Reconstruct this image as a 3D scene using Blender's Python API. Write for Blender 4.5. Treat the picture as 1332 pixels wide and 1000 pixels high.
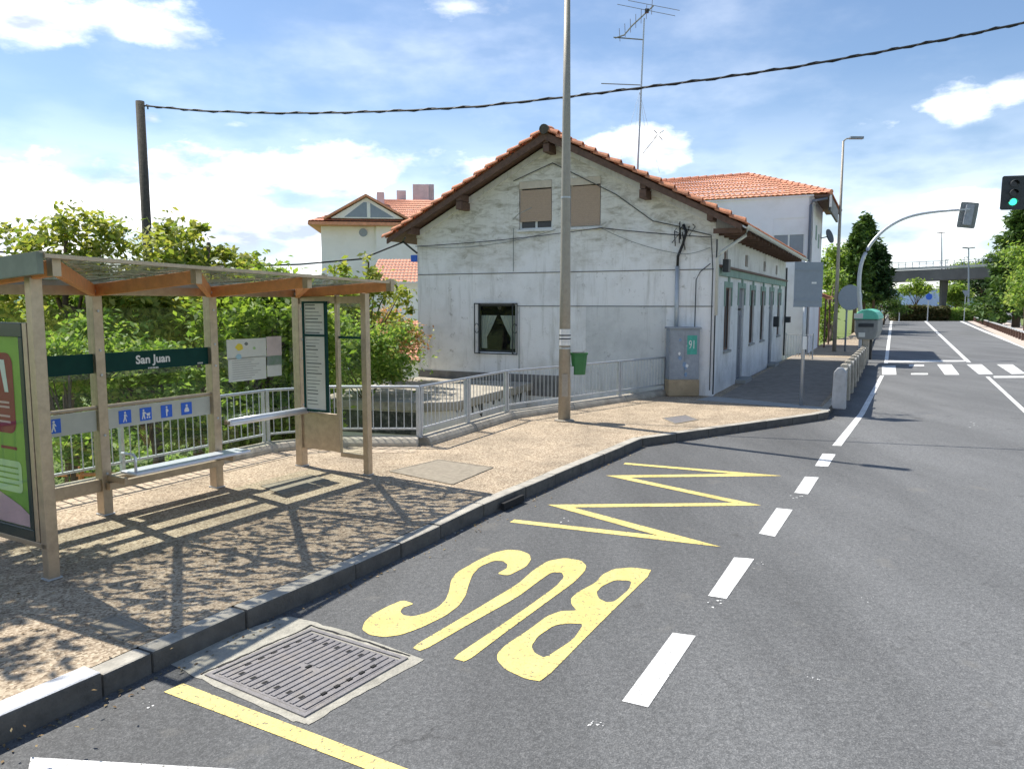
import bpy, bmesh, math, random
import numpy as np
from mathutils import Vector, Matrix, noise
from mathutils.geometry import tessellate_polygon
R = math.radians
for o in list(bpy.data.objects): bpy.data.objects.remove(o)
scn = bpy.context.scene
col = scn.collection
random.seed(4); rng = np.random.default_rng(7)

# ------------------------------------------------------------------ camera, sky, sun, exposure
H = 2.5; PITCH = R(6.0); F = 1000.0
cd = bpy.data.cameras.new('camera'); cam = bpy.data.objects.new('camera', cd); col.objects.link(cam)
cam.location = (0, 0, H); cam.rotation_euler = (R(84), 0, 0)
cd.sensor_width = 36; cd.lens = 36 * F / 1332; cd.clip_start = .05; cd.clip_end = 6000
scn.camera = cam
SUN_EL = R(57); SUN_D = Vector((-.774, .633, 0)).normalized()
SV = Vector((SUN_D.x * math.cos(SUN_EL), SUN_D.y * math.cos(SUN_EL), math.sin(SUN_EL)))
sl = bpy.data.lights.new('sun', 'SUN'); sl.energy = 4.6; sl.angle = R(.5); sl.color = (1, .95, .86)
so = bpy.data.objects.new('sun', sl); col.objects.link(so)
so.rotation_euler = SV.to_track_quat('Z', 'Y').to_euler()
scn.view_settings.view_transform = 'Standard'; scn.view_settings.look = 'None'
scn.view_settings.exposure = .55; scn.view_settings.gamma = 1
w = bpy.data.worlds.new('World'); scn.world = w; w.use_nodes = True
nt = w.node_tree; nt.nodes.clear()
def wn(t, **k):
    n = nt.nodes.new(t)
    for a, b in k.items(): setattr(n, a, b)
    return n
def wl(a, b): nt.links.new(a, b)
def wm(op, a, b=None, c=None, clamp=False):
    n = wn('ShaderNodeMath', operation=op); n.use_clamp = clamp
    for i, v in enumerate((a, b, c)):
        if v is None: continue
        if isinstance(v, (int, float)): n.inputs[i].default_value = v
        else: wl(v, n.inputs[i])
    return n.outputs[0]
sky = wn('ShaderNodeTexSky', sky_type='NISHITA'); sky.sun_disc = False
sky.sun_elevation = SUN_EL; sky.sun_rotation = math.atan2(SUN_D.x, SUN_D.y)
sky.air_density = 1.0; sky.dust_density = .3; sky.ozone_density = 3.2; sky.altitude = 100
tc = wn('ShaderNodeTexCoord'); sx = wn('ShaderNodeSeparateXYZ'); wl(tc.outputs['Generated'], sx.inputs[0])
az = wm('MULTIPLY', wm('ARCTAN2', sx.outputs[0], sx.outputs[1]), 57.2958)
el = wm('MULTIPLY', wm('ARCSINE', sx.outputs[2]), 57.2958)
# clouds: (azimuth, elevation, half width, half height, strength), degrees on the sky
def azel(x, y):
    a = (x - 666) / F; b = (500 - y) / F
    v = Vector((a, math.cos(PITCH) + b * math.sin(PITCH), -math.sin(PITCH) + b * math.cos(PITCH))).normalized()
    return math.degrees(math.atan2(v.x, v.y)), math.degrees(math.asin(v.z))
CL = []
for (x, y, rx, ry, s) in [(30, 25, 110, 48, 1.3), (190, 30, 105, 42, 1.25), (420, 225, 190, 55, 1.7), (250, 270, 230, 95, 1.8), (60, 280, 190, 120, 1.6), (430, 300, 200, 70, 1.6), (1240, 345, 160, 40, 1.0),
                          (600, 10, 110, 24, 1.0), (640, 235, 170, 60, 1.1), (835, 192, 130, 42, 1.4), (308, 163, 42, 12, .7), (198, 155, 16, 14, .7),
                          (1245, 132, 80, 30, 1.4), (1320, 118, 60, 28, 1.4), (1160, 160, 35, 12, .6), (1265, 262, 100, 24, 1.1), (1240, 305, 150, 32, 1.1), (1130, 330, 200, 45, .6), (-250, 160, 220, 120, 1.0), (1700, 120, 200, 60, 1.0), (560, 300, 120, 50, .55)]:
    a, e = azel(x, y); CL.append((a, e, rx * .05, ry * .053, s))
mx = None
for (a, e, ra, re, s) in CL:
    u = wm('DIVIDE', wm('SUBTRACT', az, a), ra); v = wm('DIVIDE', wm('SUBTRACT', el, e), re)
    m = wm('MULTIPLY', wm('SUBTRACT', 1.0, wm('SQRT', wm('ADD', wm('MULTIPLY', u, u), wm('MULTIPLY', v, v)))), s)
    mx = m if mx is None else wm('MAXIMUM', mx, m)
# scattered clouds over the rest of the sky dome
mp = wn('ShaderNodeMapping'); mp.inputs['Scale'].default_value = (1, 1, 2.2); wl(tc.outputs['Generated'], mp.inputs[0])
n1 = wn('ShaderNodeTexNoise'); n1.inputs['Scale'].default_value = 8.5; n1.inputs['Detail'].default_value = 11; n1.inputs['Roughness'].default_value = .6
wl(mp.outputs[0], n1.inputs['Vector'])
n2 = wn('ShaderNodeTexNoise'); n2.inputs['Scale'].default_value = 2.2; n2.inputs['Detail'].default_value = 7; n2.inputs['Roughness'].default_value = .6
wl(mp.outputs[0], n2.inputs['Vector'])
dens = wm('ADD', wm('MULTIPLY', mx, 1.0), wm('MULTIPLY', wm('SUBTRACT', n1.outputs[0], .5), 3.4))
mr = wn('ShaderNodeMapRange', interpolation_type='SMOOTHSTEP'); wl(dens, mr.inputs[0])
mr.inputs[1].default_value = .15; mr.inputs[2].default_value = 1.25
thin = wn('ShaderNodeMapRange', interpolation_type='SMOOTHSTEP'); wl(n2.outputs[0], thin.inputs[0])
thin.inputs[1].default_value = .42; thin.inputs[2].default_value = .72; thin.inputs[4].default_value = .2
hz = wn('ShaderNodeMapRange', interpolation_type='SMOOTHSTEP'); wl(el, hz.inputs[0])      # milky air near the horizon
hz.inputs[1].default_value = 0; hz.inputs[2].default_value = 16; hz.inputs[3].default_value = .45; hz.inputs[4].default_value = 0
fac = wm('MAXIMUM', wm('MAXIMUM', mr.outputs[0], thin.outputs[0]), hz.outputs[0], clamp=True)
n3 = wn('ShaderNodeTexNoise'); n3.inputs['Scale'].default_value = 9; n3.inputs['Detail'].default_value = 6
mp3 = wn('ShaderNodeMapping'); mp3.inputs['Scale'].default_value = (1, 1, 3.0); mp3.inputs['Location'].default_value = (3, 1, .4)
wl(tc.outputs['Generated'], mp3.inputs[0]); wl(mp3.outputs[0], n3.inputs['Vector'])
cr = wn('ShaderNodeValToRGB'); wl(n3.outputs[0], cr.inputs[0])
cr.color_ramp.elements[0].position = .34; cr.color_ramp.elements[0].color = (.34, .39, .48, 1)
cr.color_ramp.elements[1].position = .56; cr.color_ramp.elements[1].color = (1, 1, 1, 1)
SKYS = .105; CLOUDS = 1.5
b1 = wn('ShaderNodeBackground'); wl(sky.outputs[0], b1.inputs[0]); b1.inputs[1].default_value = SKYS
b2 = wn('ShaderNodeBackground'); wl(cr.outputs[0], b2.inputs[0]); b2.inputs[1].default_value = CLOUDS
ms = wn('ShaderNodeMixShader'); wl(fac, ms.inputs[0]); wl(b1.outputs[0], ms.inputs[1]); wl(b2.outputs[0], ms.inputs[2])
wo = wn('ShaderNodeOutputWorld'); wl(ms.outputs[0], wo.inputs[0])

# ------------------------------------------------------------------ measuring helpers
def ray(x, y):
    a = (x - 666) / F; b = (500 - y) / F
    return Vector((a, math.cos(PITCH) + b * math.sin(PITCH), -math.sin(PITCH) + b * math.cos(PITCH)))
def G(x, y, z=0.0):                       # point of the level plane z
    r = ray(x, y); t = (z - H) / r.z
    return Vector((r.x * t, r.y * t, z))
def D(x, y, Y):                           # point at distance Y
    r = ray(x, y); t = Y / r.y
    return Vector((r.x * t, Y, H + r.z * t))
def PL(x, y, p, n):                       # point of a vertical plane through p with 2D normal n
    r = ray(x, y); t = (n[0] * p[0] + n[1] * p[1]) / (n[0] * r.x + n[1] * r.y)
    return Vector((r.x * t, r.y * t, H + r.z * t))

# ------------------------------------------------------------------ materials
MATS = {}
def mat(name, c, rough=.8, var=.12, scale=6., bump=0., bscale=40., metal=0., c2=None, dirt=None, dscale=1.2, damt=.5, spec=.5, detail=6, coat=0):
    if name in MATS: return MATS[name]
    m = bpy.data.materials.new(name); m.use_nodes = True; t = m.node_tree; n = t.nodes; p = n['Principled BSDF']
    L = t.links.new
    tc = n.new('ShaderNodeTexCoord')
    no = n.new('ShaderNodeTexNoise'); no.inputs['Scale'].default_value = scale; no.inputs['Detail'].default_value = detail
    no.inputs['Roughness'].default_value = .65
    L(tc.outputs['Object'], no.inputs['Vector'])
    r = n.new('ShaderNodeValToRGB'); L(no.outputs[0], r.inputs[0])
    r.color_ramp.elements[0].position = .3; r.color_ramp.elements[1].position = .7
    a = c2 if c2 else tuple(v * (1 - var) for v in c); b = tuple(min(1, v * (1 + (0 if c2 else var))) for v in c)
    r.color_ramp.elements[0].color = (*a, 1); r.color_ramp.elements[1].color = (*b, 1)
    out = r.outputs[0]
    if dirt:
        n2 = n.new('ShaderNodeTexNoise'); n2.inputs['Scale'].default_value = dscale; n2.inputs['Detail'].default_value = 9; n2.inputs['Roughness'].default_value = .7
        L(tc.outputs['Object'], n2.inputs['Vector'])
        mr = n.new('ShaderNodeMapRange'); L(n2.outputs[0], mr.inputs[0]); mr.inputs[1].default_value = .48; mr.inputs[2].default_value = .72; mr.inputs[4].default_value = damt
        mx = n.new('ShaderNodeMixRGB'); L(mr.outputs[0], mx.inputs[0]); L(out, mx.inputs[1]); mx.inputs[2].default_value = (*dirt, 1); out = mx.outputs[0]
    L(out, p.inputs['Base Color'])
    p.inputs['Roughness'].default_value = rough; p.inputs['Metallic'].default_value = metal
    p.inputs['Specular IOR Level'].default_value = spec
    if coat: p.inputs['Coat Weight'].default_value = coat
    if bump:
        nb = n.new('ShaderNodeTexNoise'); nb.inputs['Scale'].default_value = bscale; nb.inputs['Detail'].default_value = 5
        L(tc.outputs['Object'], nb.inputs['Vector'])
        bp = n.new('ShaderNodeBump'); bp.inputs['Strength'].default_value = bump; bp.inputs['Distance'].default_value = .02
        L(nb.outputs[0], bp.inputs['Height']); L(bp.outputs[0], p.inputs['Normal'])
    MATS[name] = m; return m
def nodes(m): return m.node_tree.nodes, m.node_tree.links.new

def asphalt():
    m = bpy.data.materials.new('asphalt'); m.use_nodes = True; n, L = nodes(m); p = n['Principled BSDF']
    tc = n.new('ShaderNodeTexCoord')
    v = n.new('ShaderNodeTexVoronoi'); v.inputs['Scale'].default_value = 120; L(tc.outputs['Object'], v.inputs['Vector'])
    r = n.new('ShaderNodeValToRGB'); L(v.outputs['Color'], r.inputs[0])
    e = r.color_ramp.elements; e[0].position = .1; e[0].color = (.105, .107, .109, 1); e[1].position = .92; e[1].color = (.22, .22, .218, 1)
    x = e.new(.55); x.color = (.145, .148, .149, 1)
    big = n.new('ShaderNodeTexNoise'); big.inputs['Scale'].default_value = .45; big.inputs['Detail'].default_value = 8; big.inputs['Roughness'].default_value = .6
    mp = n.new('ShaderNodeMapping'); mp.inputs['Rotation'].default_value = (0, 0, R(27)); mp.inputs['Scale'].default_value = (1.6, .35, 1)
    L(tc.outputs['Object'], mp.inputs[0]); L(mp.outputs[0], big.inputs['Vector'])
    mr = n.new('ShaderNodeMapRange'); L(big.outputs[0], mr.inputs[0]); mr.inputs[1].default_value = .3; mr.inputs[2].default_value = .7; mr.inputs[3].default_value = .74; mr.inputs[4].default_value = 1.2
    # the strip along the kerb is darker, smoother old asphalt; the lane is paler
    sp = n.new('ShaderNodeSeparateXYZ'); L(tc.outputs['Object'], sp.inputs[0])
    ma = n.new('ShaderNodeMath'); ma.operation = 'MULTIPLY'; L(sp.outputs[1], ma.inputs[0]); ma.inputs[1].default_value = -.5
    mb = n.new('ShaderNodeMath'); mb.operation = 'ADD'; L(sp.outputs[0], mb.inputs[0]); L(ma.outputs[0], mb.inputs[1])
    nw = n.new('ShaderNodeMath'); nw.operation = 'MULTIPLY_ADD'; L(big.outputs[0], nw.inputs[0]); nw.inputs[1].default_value = 1.2; L(mb.outputs[0], nw.inputs[2])
    m2 = n.new('ShaderNodeMapRange'); L(nw.outputs[0], m2.inputs[0]); m2.inputs[1].default_value = -1.9; m2.inputs[2].default_value = .5; m2.inputs[3].default_value = .78; m2.inputs[4].default_value = 1.06
    cl = n.new('ShaderNodeTexNoise'); cl.inputs['Scale'].default_value = 22; cl.inputs['Detail'].default_value = 6; cl.inputs['Roughness'].default_value = .7; L(tc.outputs['Object'], cl.inputs['Vector'])
    clm = n.new('ShaderNodeMapRange'); L(cl.outputs[0], clm.inputs[0]); clm.inputs[1].default_value = .32; clm.inputs[2].default_value = .66; clm.inputs[3].default_value = .72; clm.inputs[4].default_value = 1.15
    m0 = n.new('ShaderNodeMath'); m0.operation = 'MULTIPLY'; L(mr.outputs[0], m0.inputs[0]); L(clm.outputs[0], m0.inputs[1])
    mu = n.new('ShaderNodeMath'); mu.operation = 'MULTIPLY'; L(m0.outputs[0], mu.inputs[0]); L(m2.outputs[0], mu.inputs[1])
    vm = n.new('ShaderNodeVectorMath'); vm.operation = 'SCALE'; L(r.outputs[0], vm.inputs[0]); L(mu.outputs[0], vm.inputs['Scale'])
    # fine cracks, oil spots and bleached patches
    ck = n.new('ShaderNodeTexVoronoi'); ck.feature = 'DISTANCE_TO_EDGE'; ck.inputs['Scale'].default_value = .38
    wv = n.new('ShaderNodeTexNoise'); wv.inputs['Scale'].default_value = 1.6; wv.inputs['Detail'].default_value = 8; L(tc.outputs['Object'], wv.inputs['Vector'])
    wa = n.new('ShaderNodeMixRGB'); wa.blend_type = 'ADD'; wa.inputs[0].default_value = 1.3; L(tc.outputs['Object'], wa.inputs[1]); L(wv.outputs['Color'], wa.inputs[2]); L(wa.outputs[0], ck.inputs['Vector'])
    cm = n.new('ShaderNodeMapRange'); L(ck.outputs['Distance'], cm.inputs[0]); cm.inputs[1].default_value = 0; cm.inputs[2].default_value = .006; cm.inputs[3].default_value = .5; cm.inputs[4].default_value = 0
    ckm = n.new('ShaderNodeMapRange'); L(big.outputs[0], ckm.inputs[0]); ckm.inputs[1].default_value = .52; ckm.inputs[2].default_value = .6
    cmm = n.new('ShaderNodeMath'); cmm.operation = 'MULTIPLY'; L(cm.outputs[0], cmm.inputs[0]); L(ckm.outputs[0], cmm.inputs[1])
    k1 = n.new('ShaderNodeMixRGB'); L(cmm.outputs[0], k1.inputs[0]); L(vm.outputs[0], k1.inputs[1]); k1.inputs[2].default_value = (.03, .03, .03, 1)
    os = n.new('ShaderNodeTexNoise'); os.inputs['Scale'].default_value = 2.3; os.inputs['Detail'].default_value = 4; L(tc.outputs['Object'], os.inputs['Vector'])
    om = n.new('ShaderNodeMapRange'); L(os.outputs[0], om.inputs[0]); om.inputs[1].default_value = .66; om.inputs[2].default_value = .74; om.inputs[4].default_value = .5
    k2 = n.new('ShaderNodeMixRGB'); L(om.outputs[0], k2.inputs[0]); L(k1.outputs[0], k2.inputs[1]); k2.inputs[2].default_value = (.055, .053, .05, 1)
    bm_ = n.new('ShaderNodeMapRange'); L(os.outputs[0], bm_.inputs[0]); bm_.inputs[1].default_value = .36; bm_.inputs[2].default_value = .26; bm_.inputs[4].default_value = .4
    k3 = n.new('ShaderNodeMixRGB'); L(bm_.outputs[0], k3.inputs[0]); L(k2.outputs[0], k3.inputs[1]); k3.inputs[2].default_value = (.2, .19, .17, 1)
    L(k3.outputs[0], p.inputs['Base Color']); p.inputs['Roughness'].default_value = .8; p.inputs['Specular IOR Level'].default_value = .35
    b = n.new('ShaderNodeBump'); b.inputs['Strength'].default_value = .35; b.inputs['Distance'].default_value = .008
    L(v.outputs['Distance'], b.inputs['Height']); L(b.outputs[0], p.inputs['Normal'])
    MATS['asphalt'] = m; return m

def paving():
    m = bpy.data.materials.new('exposed_aggregate'); m.use_nodes = True; n, L = nodes(m); p = n['Principled BSDF']
    tc = n.new('ShaderNodeTexCoord')
    v = n.new('ShaderNodeTexVoronoi'); v.inputs['Scale'].default_value = 55; L(tc.outputs['Object'], v.inputs['Vector'])
    r = n.new('ShaderNodeValToRGB'); L(v.outputs['Color'], r.inputs[0]); e = r.color_ramp.elements
    e[0].position = .12; e[0].color = (.19, .135, .08, 1); e[1].position = .9; e[1].color = (.60, .50, .36, 1)
    x = e.new(.5); x.color = (.42, .325, .225, 1)
    big = n.new('ShaderNodeTexNoise'); big.inputs['Scale'].default_value = 1.1; big.inputs['Detail'].default_value = 10; big.inputs['Roughness'].default_value = .68
    L(tc.outputs['Object'], big.inputs['Vector'])
    mr = n.new('ShaderNodeMapRange'); L(big.outputs[0], mr.inputs[0]); mr.inputs[1].default_value = .34; mr.inputs[2].default_value = .66; mr.inputs[3].default_value = .66; mr.inputs[4].default_value = 1.12
    vm = n.new('ShaderNodeVectorMath'); vm.operation = 'SCALE'; L(r.outputs[0], vm.inputs[0]); L(mr.outputs[0], vm.inputs['Scale'])
    L(vm.outputs[0], p.inputs['Base Color']); p.inputs['Roughness'].default_value = .85
    b = n.new('ShaderNodeBump'); b.inputs['Strength'].default_value = .5; b.inputs['Distance'].default_value = .01
    L(v.outputs['Distance'], b.inputs['Height']); L(b.outputs[0], p.inputs['Normal'])
    MATS['paving'] = m; return m

def tiles_mat(name='paving_tile', c=(.5, .4, .29)):
    m = mat(name, c, .85, .18, 9, .3, 60); n, L = nodes(m); p = n['Principled BSDF']
    src = p.inputs['Base Color'].links[0].from_socket; tc = n.new('ShaderNodeTexCoord')
    mp = n.new('ShaderNodeMapping'); mp.inputs['Rotation'].default_value = (0, 0, R(-60)); L(tc.outputs['Object'], mp.inputs[0])
    br = n.new('ShaderNodeTexBrick'); br.offset = 0; br.inputs['Scale'].default_value = 1; br.inputs['Brick Width'].default_value = .3; br.inputs['Row Height'].default_value = .2; br.inputs['Mortar Size'].default_value = .012
    L(mp.outputs[0], br.inputs['Vector']); mx = n.new('ShaderNodeMixRGB'); L(br.outputs['Fac'], mx.inputs[0]); L(src, mx.inputs[1]); mx.inputs[2].default_value = (.12, .09, .06, 1)
    L(mx.outputs[0], p.inputs['Base Color']); return m

def paint(name, c, wear=.33):
    m = bpy.data.materials.new(name); m.use_nodes = True; n, L = nodes(m); p = n['Principled BSDF']
    tc = n.new('ShaderNodeTexCoord')
    a = n.new('ShaderNodeTexNoise'); a.inputs['Scale'].default_value = 26; a.inputs['Detail'].default_value = 10; a.inputs['Roughness'].default_value = .8; L(tc.outputs['Object'], a.inputs['Vector'])
    r = n.new('ShaderNodeMapRange'); L(a.outputs[0], r.inputs[0]); r.inputs[1].default_value = wear; r.inputs[2].default_value = wear + .04
    b = n.new('ShaderNodeTexNoise'); b.inputs['Scale'].default_value = 2.5; b.inputs['Detail'].default_value = 8; L(tc.outputs['Object'], b.inputs['Vector'])
    rr = n.new('ShaderNodeValToRGB'); L(b.outputs[0], rr.inputs[0]); rr.color_ramp.elements[0].position = .3; rr.color_ramp.elements[1].position = .62
    rr.color_ramp.elements[0].color = (*[v * .74 for v in c], 1); rr.color_ramp.elements[1].color = (*c, 1)
    c2 = n.new('ShaderNodeTexNoise'); c2.inputs['Scale'].default_value = 130; c2.inputs['Detail'].default_value = 3; L(tc.outputs['Object'], c2.inputs['Vector'])
    q2 = n.new('ShaderNodeMapRange'); L(c2.outputs[0], q2.inputs[0]); q2.inputs[1].default_value = .36; q2.inputs[2].default_value = .46; q2.inputs[3].default_value = .5
    pm = n.new('ShaderNodeMath'); pm.operation = 'MULTIPLY'; L(r.outputs[0], pm.inputs[0]); L(q2.outputs[0], pm.inputs[1])
    mx = n.new('ShaderNodeMixRGB'); L(pm.outputs[0], mx.inputs[0]); mx.inputs[1].default_value = (.15, .14, .12, 1); L(rr.outputs[0], mx.inputs[2])
    L(mx.outputs[0], p.inputs['Base Color']); p.inputs['Roughness'].default_value = .65
    MATS[name] = m; return m

def plaster(name, base, stain, high=False):
    # old whitewashed render: large pale patches, grey weather stains in drips, fine cracks
    m = bpy.data.materials.new(name); m.use_nodes = True; n, L = nodes(m); p = n['Principled BSDF']
    tc = n.new('ShaderNodeTexCoord')
    a = n.new('ShaderNodeTexNoise'); a.inputs['Scale'].default_value = .9; a.inputs['Detail'].default_value = 10; a.inputs['Roughness'].default_value = .65; L(tc.outputs['Object'], a.inputs['Vector'])
    ra = n.new('ShaderNodeMapRange'); L(a.outputs[0], ra.inputs[0]); ra.inputs[1].default_value = .48; ra.inputs[2].default_value = .72; ra.inputs[4].default_value = .6
    m1 = n.new('ShaderNodeMixRGB'); L(ra.outputs[0], m1.inputs[0]); m1.inputs[1].default_value = (*base, 1); m1.inputs[2].default_value = (*stain, 1)
    mp = n.new('ShaderNodeMapping'); mp.inputs['Scale'].default_value = (5, 5, .5); L(tc.outputs['Object'], mp.inputs[0])
    d = n.new('ShaderNodeTexNoise'); d.inputs['Scale'].default_value = 1.0; d.inputs['Detail'].default_value = 8; d.inputs['Roughness'].default_value = .7; L(mp.outputs[0], d.inputs['Vector'])
    rd = n.new('ShaderNodeMapRange'); L(d.outputs[0], rd.inputs[0]); rd.inputs[1].default_value = .53; rd.inputs[2].default_value = .76; rd.inputs[4].default_value = .65
    m2 = n.new('ShaderNodeMixRGB'); L(rd.outputs[0], m2.inputs[0]); L(m1.outputs[0], m2.inputs[1]); m2.inputs[2].default_value = (stain[0] * .8, stain[1] * .8, stain[2] * .76, 1)
    s = n.new('ShaderNodeTexNoise'); s.inputs['Scale'].default_value = 4; s.inputs['Detail'].default_value = 12; s.inputs['Roughness'].default_value = .8; L(tc.outputs['Object'], s.inputs['Vector'])
    rs = n.new('ShaderNodeMapRange'); L(s.outputs[0], rs.inputs[0]); rs.inputs[1].default_value = .58; rs.inputs[2].default_value = .66; rs.inputs[4].default_value = .7
    m3 = n.new('ShaderNodeMixRGB'); L(rs.outputs[0], m3.inputs[0]); L(m2.outputs[0], m3.inputs[1]); m3.inputs[2].default_value = (.28, .26, .23, 1)
    out = m3.outputs[0]
    if high:   # trowelled, yellowed, flaking limewash on the upper gable
        z = n.new('ShaderNodeSeparateXYZ'); L(tc.outputs['Object'], z.inputs[0])
        wz = n.new('ShaderNodeMath'); wz.operation = 'MULTIPLY_ADD'; L(a.outputs[0], wz.inputs[0]); wz.inputs[1].default_value = 3.2; L(z.outputs[2], wz.inputs[2])
        rz_ = n.new('ShaderNodeMapRange'); L(wz.outputs[0], rz_.inputs[0]); rz_.inputs[1].default_value = 5.1; rz_.inputs[2].default_value = 6.2
        fl = n.new('ShaderNodeTexNoise'); fl.inputs['Scale'].default_value = 1; fl.inputs['Detail'].default_value = 9; fl.inputs['Roughness'].default_value = .72; fl.inputs['Distortion'].default_value = .8
        mf = n.new('ShaderNodeMapping'); mf.inputs['Scale'].default_value = (2.0, 2.0, 6.5); L(tc.outputs['Object'], mf.inputs[0]); L(mf.outputs[0], fl.inputs['Vector'])
        rf = n.new('ShaderNodeMapRange'); L(fl.outputs[0], rf.inputs[0]); rf.inputs[1].default_value = .46; rf.inputs[2].default_value = .66
        mu = n.new('ShaderNodeMath'); mu.operation = 'MULTIPLY'; L(rz_.outputs[0], mu.inputs[0]); L(rf.outputs[0], mu.inputs[1])
        y1 = n.new('ShaderNodeMixRGB'); yb = n.new('ShaderNodeMath'); yb.operation = 'MULTIPLY'; L(rz_.outputs[0], yb.inputs[0]); yb.inputs[1].default_value = .55; L(yb.outputs[0], y1.inputs[0]); L(out, y1.inputs[1]); y1.inputs[2].default_value = (.70, .67, .58, 1)
        y2 = n.new('ShaderNodeMixRGB'); L(mu.outputs[0], y2.inputs[0]); L(y1.outputs[0], y2.inputs[1]); y2.inputs[2].default_value = (.38, .35, .28, 1); out = y2.outputs[0]
    L(out, p.inputs['Base Color']); p.inputs['Roughness'].default_value = .9; p.inputs['Specular IOR Level'].default_value = .2
    b = n.new('ShaderNodeBump'); b.inputs['Strength'].default_value = .5; b.inputs['Distance'].default_value = .03; L(s.outputs[0], b.inputs['Height']); L(b.outputs[0], p.inputs['Normal'])
    MATS[name] = m; return m

def glass(name, tint=(.94, .97, .95), refl=.04, rough=.02):
    m = bpy.data.materials.new(name); m.use_nodes = True; n, L = nodes(m); n.remove(n['Principled BSDF'])
    t = n.new('ShaderNodeBsdfTransparent'); t.inputs[0].default_value = (*tint, 1)
    g = n.new('ShaderNodeBsdfGlossy'); g.inputs['Roughness'].default_value = rough
    f = n.new('ShaderNodeLayerWeight'); f.inputs[0].default_value = .5
    e = n.new('ShaderNodeMath'); e.operation = 'POWER'; L(f.outputs['Facing'], e.inputs[0]); e.inputs[1].default_value = 5
    a = n.new('ShaderNodeMath'); a.operation = 'MULTIPLY_ADD'; L(e.outputs[0], a.inputs[0]); a.inputs[1].default_value = .8; a.inputs[2].default_value = refl; a.use_clamp = True
    x = n.new('ShaderNodeMixShader'); L(a.outputs[0], x.inputs[0]); L(t.outputs[0], x.inputs[1]); L(g.outputs[0], x.inputs[2])
    L(x.outputs[0], n['Material Output'].inputs[0]); MATS[name] = m; return m

def mottled_roof_glass():
    # greenish roof glazing with opaque blotches added to cast mottled shade below
    m = bpy.data.materials.new('mottled_roof_glass'); m.use_nodes = True; n, L = nodes(m); n.remove(n['Principled BSDF'])
    tc = n.new('ShaderNodeTexCoord')
    mp = n.new('ShaderNodeMapping'); mp.inputs['Rotation'].default_value = (0, 0, R(35)); mp.inputs['Scale'].default_value = (1, 1.9, 1); L(tc.outputs['Object'], mp.inputs[0])
    a = n.new('ShaderNodeTexNoise'); a.inputs['Scale'].default_value = 5.4; a.inputs['Detail'].default_value = 2.5; a.inputs['Roughness'].default_value = .6; a.inputs['Distortion'].default_value = .9
    L(mp.outputs[0], a.inputs['Vector'])
    r = n.new('ShaderNodeMapRange'); L(a.outputs[0], r.inputs[0]); r.inputs[1].default_value = .485; r.inputs[2].default_value = .525; r.inputs[3].default_value = .02; r.inputs[4].default_value = .92
    t = n.new('ShaderNodeBsdfTransparent'); t.inputs[0].default_value = (.88, .88, .86, 1)
    d = n.new('ShaderNodeBsdfDiffuse'); d.inputs[0].default_value = (.24, .27, .22, 1)
    tl = n.new('ShaderNodeBsdfTranslucent'); tl.inputs[0].default_value = (.22, .26, .2, 1)
    ad = n.new('ShaderNodeMixShader'); ad.inputs[0].default_value = .35; L(d.outputs[0], ad.inputs[1]); L(tl.outputs[0], ad.inputs[2])
    x = n.new('ShaderNodeMixShader'); L(r.outputs[0], x.inputs[0]); L(t.outputs[0], x.inputs[1]); L(ad.outputs[0], x.inputs[2])
    g = n.new('ShaderNodeBsdfGlossy'); g.inputs[1].default_value = .08
    y = n.new('ShaderNodeMixShader'); y.inputs[0].default_value = .1; L(x.outputs[0], y.inputs[1]); L(g.outputs[0], y.inputs[2])
    L(y.outputs[0], n['Material Output'].inputs[0]); MATS['roofglass'] = m; return m

def leafmat(name, cols, trans=.35):
    m = bpy.data.materials.new(name); m.use_nodes = True; n, L = nodes(m); n.remove(n['Principled BSDF'])
    g = n.new('ShaderNodeNewGeometry'); r = n.new('ShaderNodeValToRGB'); L(g.outputs['Random Per Island'], r.inputs[0])
    e = r.color_ramp.elements; e[0].color = (*cols[0], 1); e[1].color = (*cols[-1], 1)
    for i, c in enumerate(cols[1:-1]): x = e.new((i + 1) / (len(cols) - 1)); x.color = (*c, 1)
    d = n.new('ShaderNodeBsdfPrincipled'); L(r.outputs[0], d.inputs['Base Color']); d.inputs['Roughness'].default_value = .55; d.inputs['Specular IOR Level'].default_value = .3
    sc = n.new('ShaderNodeVectorMath'); sc.operation = 'MULTIPLY'; L(r.outputs[0], sc.inputs[0]); sc.inputs[1].default_value = (1.9, 1.9, 1.1)
    t = n.new('ShaderNodeBsdfTranslucent'); L(sc.outputs[0], t.inputs[0])
    x = n.new('ShaderNodeMixShader'); x.inputs[0].default_value = trans; L(d.outputs[0], x.inputs[1]); L(t.outputs[0], x.inputs[2])
    L(x.outputs[0], n['Material Output'].inputs[0]); MATS[name] = m; return m

M_asph = asphalt(); M_pav = paving(); M_tile = tiles_mat()
M_white = paint('white_road_paint', (.86, .86, .84), .39); M_yellow = paint('yellow_road_paint', (.88, .70, .22), .415)
M_kerb = mat('kerb_stone', (.43, .40, .34), .85, .2, 8, .4, 60, dirt=(.14, .13, .11), dscale=2.2, damt=.8)
M_kerb_side = mat('dark_kerb_face', (.10, .094, .085), .9, .3, 7, .4, 50, dirt=(.14, .13, .11), dscale=2.5, damt=.7)
M_granite = mat('granite_kerb', (.55, .56, .58), .8, .15, 40, .3, 80, dirt=(.3, .3, .3), dscale=2)
M_conc = mat('old_concrete', (.42, .38, .31), .9, .2, 6, .5, 40, dirt=(.16, .14, .11), dscale=1.7, damt=.75)
M_concg = mat('grey_concrete', (.36, .36, .34), .9, .15, 8, .4, 50, dirt=(.2, .2, .18), dscale=2.)
M_wall = plaster('old_plaster', (.90, .89, .875), (.56, .54, .50), True)
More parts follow.
